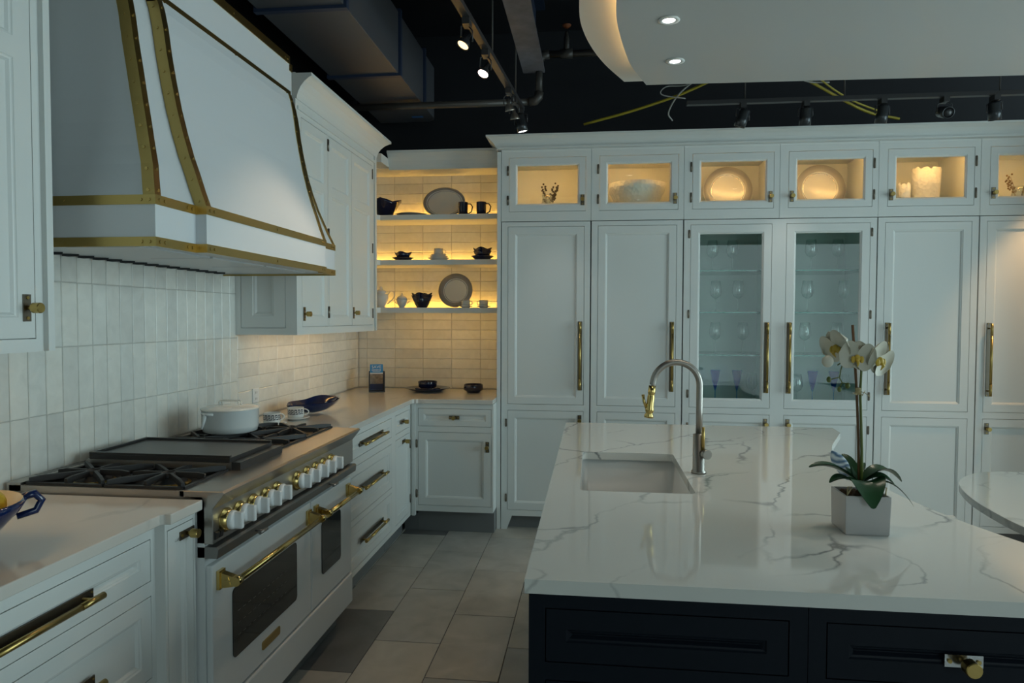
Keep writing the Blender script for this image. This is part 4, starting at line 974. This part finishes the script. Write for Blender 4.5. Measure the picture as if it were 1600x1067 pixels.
MB().tube([(bx + .003, by - .004, 1.0), (2.514, by - .005, 1.12), (2.507, by - .006, 1.27), (2.509, by - .006, 1.345), (2.503, by - .008, 1.372), (2.485, by - .01, 1.375), (2.462, by - .012, 1.352), (2.447, by - .014, 1.342)], [.0042, .004, .0035, .003, .0026, .0022, .002, .0015], 8).build('stem', 'stem', OR)
MB().tube([(2.462, by - .012, 1.352), (2.455, by - .015, 1.33), (2.452, by - .016, 1.31), (2.459, by - .016, 1.297), (2.470, by - .016, 1.295)], .0016, 6).tube([(2.452, by - .016, 1.311), (2.440, by - .016, 1.308), (2.43, by - .016, 1.305)], .0014, 6).tube([(2.459, by - .016, 1.298), (2.455, by - .016, 1.29), (2.453, by - .016, 1.284)], .0014, 6).build('side_stem', 'stem', OR)
mb = MB()
for k in range(4): mb.lathe([(.0065, 0), (.0085, .003), (.0065, .006)], (2.503, by - .003, 1.266 + k * .004), 12, 0, caps=False)
for k in range(5):
    a = k * 1.3; mb.tube([(2.503, by - .004, 1.276), (2.503 + .012 * math.cos(a), by - .014, 1.272 - .002 * k), (2.503 + .024 * math.cos(a), by - .018, 1.262 + .004 * k)], .0009, 5)
mb.build('raffia_tie', 'raffia', OR)
for c, r in (((2.426, by - .016, 1.305), .0068), ((2.452, by - .016, 1.280), .006), ((2.472, by - .016, 1.290), .007)): MB().ellip(c, (r * .9, r * .9, r * 1.15), 0, 10, 8).build('bud', 'stem', OR)
MB().ellip((2.421, by - .02, 1.352), (.0145, .012, .0155), 0, 14, 10).build('opening_bud', 'petal', OR)
def petal_mesh(mb, c, u, v, n_, L_, W_, cup=.25, m=0):
    NI, NJ = 8, 6; top = []
    for i in range(NI + 1):
        t = i / NI; w = W_ * math.sin(PI * min(1, .06 + t * .94)) ** .55 * (1 if t < .999 else .0); row = []
        for j in range(NJ + 1):
            s = -1 + 2 * j / NJ; row.append(c + u * (L_ * t) + v * (w * s) + n_ * (cup * W_ * (s * s * .8 + (t - .4) ** 2 * 1.1) - .0))
        top.append(row)
    vs = [p for r in top for p in r] + [p - n_ * .0012 for r in top for p in r]; k = (NI + 1) * (NJ + 1); fs = []
    for i in range(NI):
        for j in range(NJ):
            a = i * (NJ + 1) + j; q = [a, a + 1, a + NJ + 2, a + NJ + 1]; fs += [q, [z + k for z in q][::-1]]
    mb.add(vs, fs, m, True)
def flower(c, n_, roll, sc, lab):
    c = Vector(c); n_ = Vector(n_).normalized(); u0 = Vector((0, 0, 1)); u0 = (u0 - n_ * u0.dot(n_)).normalized(); r0 = u0.cross(n_)
    lip = MB(); lip.ellip(c + n_ * .006 * sc - u0 * .006 * sc, (.007 * sc, .008 * sc, .009 * sc), 0, 10, 8)
    lip.tube([c + n_ * .008 * sc - u0 * .006 * sc, c + n_ * .016 * sc - u0 * .014 * sc, c + n_ * .012 * sc - u0 * .024 * sc], [.004 * sc, .0035 * sc, .001], 8)
    for s in (-1, 1): lip.ellip(c + n_ * .008 * sc + r0 * s * .009 * sc - u0 * .008 * sc, (.005 * sc, .004 * sc, .008 * sc), 0, 8, 6)
    fo = lip.build('flower', 'petal_yellow', OR); fo['label'] = lab
    for ang, L_, W_, dn in ((90, .034, .019, -.004), (0, .040, .032, .001), (180, .040, .032, .001), (-52, .036, .018, -.003), (-128, .036, .018, -.003)):
        a = math.radians(ang + roll); d = r0 * math.cos(a) + u0 * math.sin(a); p = n_.cross(d)
        mb = MB(); petal_mesh(mb, c + n_ * dn * sc, d, p, n_, L_ * sc, W_ * sc, .22); mb.build('petal', 'petal', fo)
flower((2.489, by - .028, 1.368), (-.15, -1, -.1), -10, 1.12, 'front-facing white flower with yellow throat')
flower((2.452, by + .008, 1.393), (-.8, -.45, -.35), 25, 1.2, 'white flower turned left')
flower((2.548, by - .01, 1.362), (.5, -.8, -.25), -35, 1.2, 'white flower turned right')
def leaf(base, tip, W_, rise, side=None, name='leaf'):
    b0, e = Vector(base), Vector(tip); d = e - b0; hor = Vector((d.x, d.y, 0)).normalized(); v = side and Vector(side) or Vector((-hor.y, hor.x, 0)); N = 12; mb = MB(); rows = []
    for i in range(N + 1):
        t = i / N; p = b0 + d * t + Vector((0, 0, rise * 4 * t * (1 - t))); w = W_ * (math.sin(PI * (.08 + .9 * t)) ** .7); up = Vector((0, 0, 1)); row = []
        for s in (-1, -.5, 0, .5, 1): row.append(p + v * (w * s) + up * (w * .35 * s * s))
        rows.append(row)
    vs = [p for r in rows for p in r] + [p - Vector((0, 0, .0018)) for r in rows for p in r]; k = len(rows) * 5; fs = []
    for i in range(N):
        for j in range(4):
            a = i * 5 + j; q = [a, a + 1, a + 6, a + 5]; fs += [q, [z + k for z in q][::-1]]
    mb.add(vs, fs, 0, True); mb.build(name, 'leaf', OR)
leaf((2.505, by, 1.04), (2.385, by - .005, 1.076), .024, .018); leaf((2.507, by - .01, 1.03), (2.425, by - .04, 1.045), .021, .016)
leaf((2.515, by - .005, 1.035), (2.517, by - .078, .992), .043, .030, (1, 0, 0)); leaf((2.518, by + .006, 1.04), (2.622, by + .02, 1.040), .026, .030); leaf((2.516, by - .005, 1.035), (2.585, by - .03, 1.042), .022, .02)
leaf((2.51, by + .01, 1.03), (2.49, by + .06, 1.10), .016, .01, (1, 0, 0)); leaf((2.52, by, 1.02), (2.637, by - .02, .985), .006, .04); leaf((2.51, by + .012, 1.04), (2.535, by + .06, 1.075), .017, .012, (1, 0, 0))
for a, b in (((2.475, by - .02, 1.006), (2.47, by - .035, 1.012)), ((2.55, by - .02, 1.006), (2.562, by - .035, 1.012)), ((2.54, by - .03, 1.006), (2.556, by - .02, 1.012))):
    MB().tube([a, (a[0], a[1] - .005, a[2] + .025), ((a[0] + b[0]) / 2 + .008, b[1], a[2] + .028), b], .0018, 6).build('root', 'raffia', OR)

TG = MB(); NT = 14; rows = []
for i in range(NT + 1):
    t = i / NT; w = .019 * math.sin(PI * (.05 + .93 * t)) ** .75; c = Vector((2.498 - .045 * t, -1.675 - .01 * t, 1.035 + .098 * t - .02 * t * t)); v = Vector((.80, -.45, .25)).normalized()
    rows.append([c - v * w, c - v * w * .4 + Vector((0, -.003, 0)), c + v * w * .4 + Vector((0, -.003, 0)), c + v * w, c + v * w + Vector((0, .0014, 0)), c - v * w + Vector((0, .0014, 0))])
TG.loft(rows, 0, True, True, True)
tag(TG.build('plant_tag', 'agate_fabric', None, 0, (2.498, -1.675, 1.01)), 'blue and white striped leaf-shaped tag stuck behind the orchid leaves', 'tag')
# ---------------------------------------------------------------- ceiling cloud
CL = thing('ceiling_cloud', 'suspended pale ceiling panel with curved glowing left edge', 'ceiling panel', (3.4, -1.4, 2.75))
def cloud(pts, yf, xr, yn):
    P = spline(pts, 5); return [(x, y) for x, y in P] + [(xr, yf), (xr, yn), (pts[0][0] + .3, yn)]
lo = [(2.02, -1.75), (1.94, -1.3), (1.908, -.9), (1.907, -.706), (1.921, -.457), (1.981, -.073), (2.03, .12), (2.105, .345)]
up = [(1.90, -1.75), (1.80, -1.3), (1.757, -.8), (1.755, -.61), (1.756, -.354), (1.798, -.085), (1.875, .188), (1.99, .475)]
MB().prism(cloud(lo, .345 + .10, 5.4, -2.6), 2.75, 2.775).build('lower_panel', 'panel_grey', CL)
MB().prism(cloud(up, .475 + .05, 5.5, -2.7), 2.815, 2.85).build('upper_panel', 'panel_white', CL)
led = [(x + .035, y, 2.782) for x, y in spline(lo, 4)][:-2]
MB().tube(led, .0045, 6).build('led_strip', 'led_cove', CL)
for k, (x, y) in enumerate(((3.0, -1.5), (3.0, -.2), (4.8, -1.5), (4.8, -.2))): MB().tube([(x, y, 2.85), (x, y, 3.6)], .006, 6).tube([(x, y, 2.77), (x, y, 2.82)], .012, 8).build('hanger_rod', 'pipe', CL)
for (x, y, lab) in ((2.139, -.493, 'round recessed ceiling light nearer the camera'), (2.222, -.004, 'round recessed ceiling light farther from the camera'), (2.78, -1.0, 'added unseen ceiling light right of the faucet, warming the island'), (3.2, -1.25, 'added unseen ceiling light over the island edge, warming the island'), (2.3, -1.8, 'added unseen ceiling light over the orchid, warming the island')):  # last three are added out of view to warm the island top
    o = thing('recessed_light', lab, 'light', (x, y, 2.745), 'recessed lights')
    MB().lathe([(.026, 2.7498), (.045, 2.7498), (.047, 2.746), (.030, 2.744), (.026, 2.7498)], (x, y, 0), 28, caps=False).build('trim_ring', 'panel_white', o)
    MB().lathe([(0, 2.7495), (.026, 2.7495), (.026, 2.7475), (0, 2.7475)], (x, y, 0), 24).build('lens', 'lamp_white', o)
    l = bpy.data.lights.new('recessed_spot', 'SPOT'); l.energy = 10; l.color = (1, .88, .70); l.spot_size = 1.3; l.spot_blend = .6; l.shadow_soft_size = .025
    lo_ = bpy.data.objects.new('recessed_spot', l); C.objects.link(lo_); lo_.parent = o; lo_.location = (0, 0, -.004)

# ---------------------------------------------------------------- track lights
def track(a, b, label, hangers):
    a, b = Vector(a), Vector(b); o = thing('light_track', label, 'light track', a); d = (b - a).normalized(); n_ = Vector((-d.y, d.x, 0)) * .018
    mb = MB(); mb.loft([[p - n_, p + n_, p + n_ + Vector((0, 0, .024)), p - n_ + Vector((0, 0, .024))] for p in (a, b)], 0, True, True, False); mb.build('rail', 'track_black', o)
    for t in hangers: p = a.lerp(b, t) + Vector((0, 0, .02)); MB().tube([p, (p.x, p.y, 3.6)], .004, 6).build('hanger_rod', 'pipe', o)
    return o
track((1.215, -1.35, 2.75), (1.372, .75, 2.75), 'black light track running toward the tall cupboards', (.1, .6, .9))
track((2.373, .72, 2.742), (5.2, .72, 2.742), 'black light track in front of the crown moulding', (.12, .32, .62, .9))
def spot(root, aim, style, lamp, label, energy=0, col=(1, .8, .6), size=1.0, lens_mat=None):
    p = Vector(root); d = Vector(aim).normalized(); o = thing('track_spotlight', label, 'spotlight', p, 'track spotlights')
    c = p + Vector((0, 0, -.085)); Q = Vector((0, 0, -1)).rotation_difference(d).to_matrix()
    MB().box(p.x - .016, p.x + .016, p.y - .03, p.y + .03, p.z - .03, p.z - .001).build('adapter', 'track_black', o)
    x_ = Q @ Vector((1, 0, 0)); mb = MB(); r = .034 if style == 'can' else .022
    for s in (-1, 1): mb.tube([p + Vector((0, 0, -.028)) + x_ * s * .012, p + Vector((0, 0, -.04)) + x_ * s * (r + .006), c + x_ * s * (r + .006)], .0035, 6)
    mb.build('yoke', 'track_black', o)
    M_ = Q @ Matrix(((1, 0, 0), (0, -1, 0), (0, 0, -1)))
    if style == 'can':
        MB().lathe([(0, -.05), (.026, -.05), (.031, -.044), (.031, .0), (.033, .002), (.033, .052), (.029, .052), (.028, .044)], c, 24, 0, M_, caps=False).build('can', 'spot_grey', o)
        MB().lathe([(0, .046), (.0275, .046), (.0275, .049), (0, .049)], c, 20, 0, M_).build('lens', lamp, o)
    else:
        MB().lathe([(0, -.03), (.009, -.03), (.010, -.004), (.02, .010), (.028, .030), (.029, .036), (.0265, .036)], c, 24, 0, M_, caps=False).build('reflector', lens_mat or 'spot_grey', o)
        MB().lathe([(0, .030), (.025, .030), (.025, .034), (0, .034)], c, 20, 0, M_).build('lens', lamp, o)
    if energy:
        l = bpy.data.lights.new('spot_beam', 'SPOT'); l.energy = energy; l.color = col; l.spot_size = size; l.spot_blend = .7; l.shadow_soft_size = .03
        q = bpy.data.objects.new('spot_beam', l); C.objects.link(q); q.parent = o; q.location = c + d * .06 - p; q.rotation_euler = Vector((0, 0, -1)).rotation_difference(d).to_euler()
def on(t): return Vector((1.215, -1.35, 2.75)).lerp(Vector((1.372, .75, 2.75)), t)
q = on(.10); spot((q.x - .0, q.y, q.z), (-.5, .3, -1), 'can', 'black_plastic', 'large dark track spotlight cut by the top edge')
q = on(.36); spot(q, (-.42, -.3, -.85), 'bulb', 'lamp_warm', 'track spotlight with warm ring, above the black pipe', 15, (1, .75, .5))
q = on(.53); spot(q, (-.32, -.42, -.9), 'bulb', 'lamp_pink', 'brightest pinkish track spotlight near the duct', 9, (1, .8, .65), 1.1)
q = on(.80); spot(q, (.2, .35, -1), 'bulb', 'porcelain', 'upper of two unlit silver track spotlights', lens_mat='nickel')
q = on(.88); spot(q, (.1, .3, -1), 'bulb', 'porcelain', 'lower of two unlit silver track spotlights', lens_mat='nickel')
q = on(.985); spot(q, (.22, .1, -1), 'can', 'lamp_white', 'track spotlight glowing white at the track end', 6, (1, .95, .88))
for x, aim, lamp, lab, e in ((2.70, (-.35, .2, -1), 'black_plastic', 'first spotlight from the left on the crown track', 0), (3.06, (0, .25, -1), 'lamp_white', 'second spotlight from the left on the crown track, lit', 7), (3.49, (-.1, .25, -1), 'steel', 'third spotlight from the left on the crown track', 0), (3.83, (0, -.9, -.3), 'black_plastic', 'fourth spotlight from the left on the crown track, turned to the camera', 0), (4.10, (.2, .3, -1), 'steel', 'fifth spotlight from the left on the crown track', 0), (4.75, (-.12, .28, -1), 'lamp_warm', 'rightmost spotlight on the crown track, outside the picture', 42)):
    spot((x, .72, 2.742), aim, 'can', lamp, lab, e, (1, .62, .30) if x > 4.5 else (1, .93, .85), 1.0)

# ---------------------------------------------------------------- duct, pipes, beam, cables
DU = thing('air_duct', 'dark rectangular air duct under the black ceiling', 'duct', (.45, -.6, 2.9))
ys = [-3.2, -1.6, -.45, .45, 1.05]
for a, b in zip(ys, ys[1:]): MB().box(.25, .672, a + .003, b - .003, 2.90, 3.26).build('duct_section', 'duct', DU, .004)
MB().prism([(.25, 1.053), (.672, 1.053), (.672, 1.36), (.655, 1.42), (.61, 1.45), (.25, 1.45)], 2.90, 3.26).build('duct_section', 'duct', DU, .004)
for y in ys[1:]: MB().box(.235, .687, y - .016, y + .016, 2.885, 3.275).build('flange', 'duct_side', DU)
MB().box(.52, .60, 1.30, 1.335, 2.8985, 2.8998).build('tape_patch', 'tape_blue', DU)
PIPE = thing('sprinkler_pipe', 'dark horizontal pipe with elbows crossing below the duct', 'pipe', (.9, .9, 2.86))
MB().tube([(.02, .93, 2.86), (1.40, .93, 2.86)], .022, 14).build('lower_run', 'pipe', PIPE)
MB().tube([(1.40, .93, 2.86), (1.44, .93, 2.865), (1.462, .93, 2.89), (1.465, .93, 2.92)], .029, 14).build('elbow', 'pipe', PIPE)
MB().tube([(1.465, .93, 2.92), (1.465, .93, 3.10)], .022, 14).build('riser', 'pipe', PIPE)
MB().tube([(1.465, .93, 3.10), (1.468, .93, 3.13), (1.49, .93, 3.155), (1.53, .93, 3.158)], .029, 14).build('elbow', 'pipe', PIPE)
MB().tube([(1.53, .93, 3.158), (2.6, .93, 3.158)], .022, 14).build('upper_run', 'pipe', PIPE)
MB().tube([(1.60, .93, 3.158), (1.68, .93, 3.158)], .03, 14).tube([(1.64, .93, 3.16), (1.64, .93, 3.25), (1.64, .93, 3.30)], [.02, .018, .008], 12).build('tee_fitting', 'pipe', PIPE)
MB().lathe([(0, 3.32), (.012, 3.32), (.028, 3.335), (.03, 3.34), (0, 3.342)], (1.64, .93, 0), 16).build('sprinkler_head', 'pipe_red', PIPE)
BE = thing('ceiling_beam', 'worn blue-grey steel beam below the black ceiling', 'beam', (1.42, -.3, 3.0))
MB().box(1.36, 1.50, -3.0, .95, 3.05, 3.065).build('bottom_flange', 'beam', BE); MB().box(1.42, 1.44, -3.0, .95, 3.065, 3.45).build('web', 'duct_side', BE); MB().box(1.36, 1.50, -3.0, .95, 3.45, 3.465).build('top_flange', 'duct_side', BE)
def cable(P, r, mat, label): tag(MB().tube([(x, y, z) for x, y, z in P], r, 6).build('cable', mat, None, 0, P[0]), label, 'cable', 'ceiling cables')
def sag(P, n=6):
    P = [Vector(p) for p in P]; Q = [2 * P[0] - P[1]] + P + [2 * P[-1] - P[-2]]; out = []
    for i in range(1, len(Q) - 2):
        for k in range(n):
            t = k / n; a, b, c, d = Q[i - 1:i + 3]; out.append(.5 * ((2 * b) + (c - a) * t + (2 * a - 5 * b + 4 * c - d) * t * t + (3 * b - a - 3 * c + d) * t ** 3))
    return out + [P[-1]]
cable(sag([(1.75, 1.2, 2.78), (2.1, 1.1, 2.84), (2.45, 1.0, 2.93), (2.8, .8, 3.06), (3.0, .6, 3.2)]), .009, 'cable_yellow', 'yellow cable rising behind the cloud panel, left one')
cable(sag([(2.85, .75, 3.1), (3.0, .9, 3.0), (3.2, 1.0, 2.93), (3.55, 1.15, 2.80), (3.8, 1.25, 2.77)]), .009, 'cable_yellow', 'yellow cable falling behind the track, right one')
cable(sag([(3.0, .7, 3.12), (3.15, .9, 2.98), (3.4, 1.05, 2.86), (3.7, 1.2, 2.79)]), .006, 'cable_yellow', 'thinner yellow cable beside the right yellow cable')
cable(sag([(2.8, .8, 3.08), (2.5, .95, 2.99), (2.36, 1.0, 2.90), (2.30, 1.05, 2.80), (2.33, 1.1, 2.76)]), .005, 'cable_white', 'white cable curling down beside the left yellow cable')
cable(sag([(2.75, .8, 3.0), (2.6, .9, 3.03), (2.42, 1.0, 2.96), (2.28, 1.0, 2.95), (2.25, 1.0, 2.90), (2.4, 1.0, 2.87)]), .004, 'cable_white', 'white cable loop at the left of the crown track')
cable(sag([(2.85, .75, 3.09), (3.0, .85, 3.0), (3.12, .95, 2.94), (3.28, 1.0, 2.94)]), .005, 'cable_white', 'white cable crossing the right yellow cable')
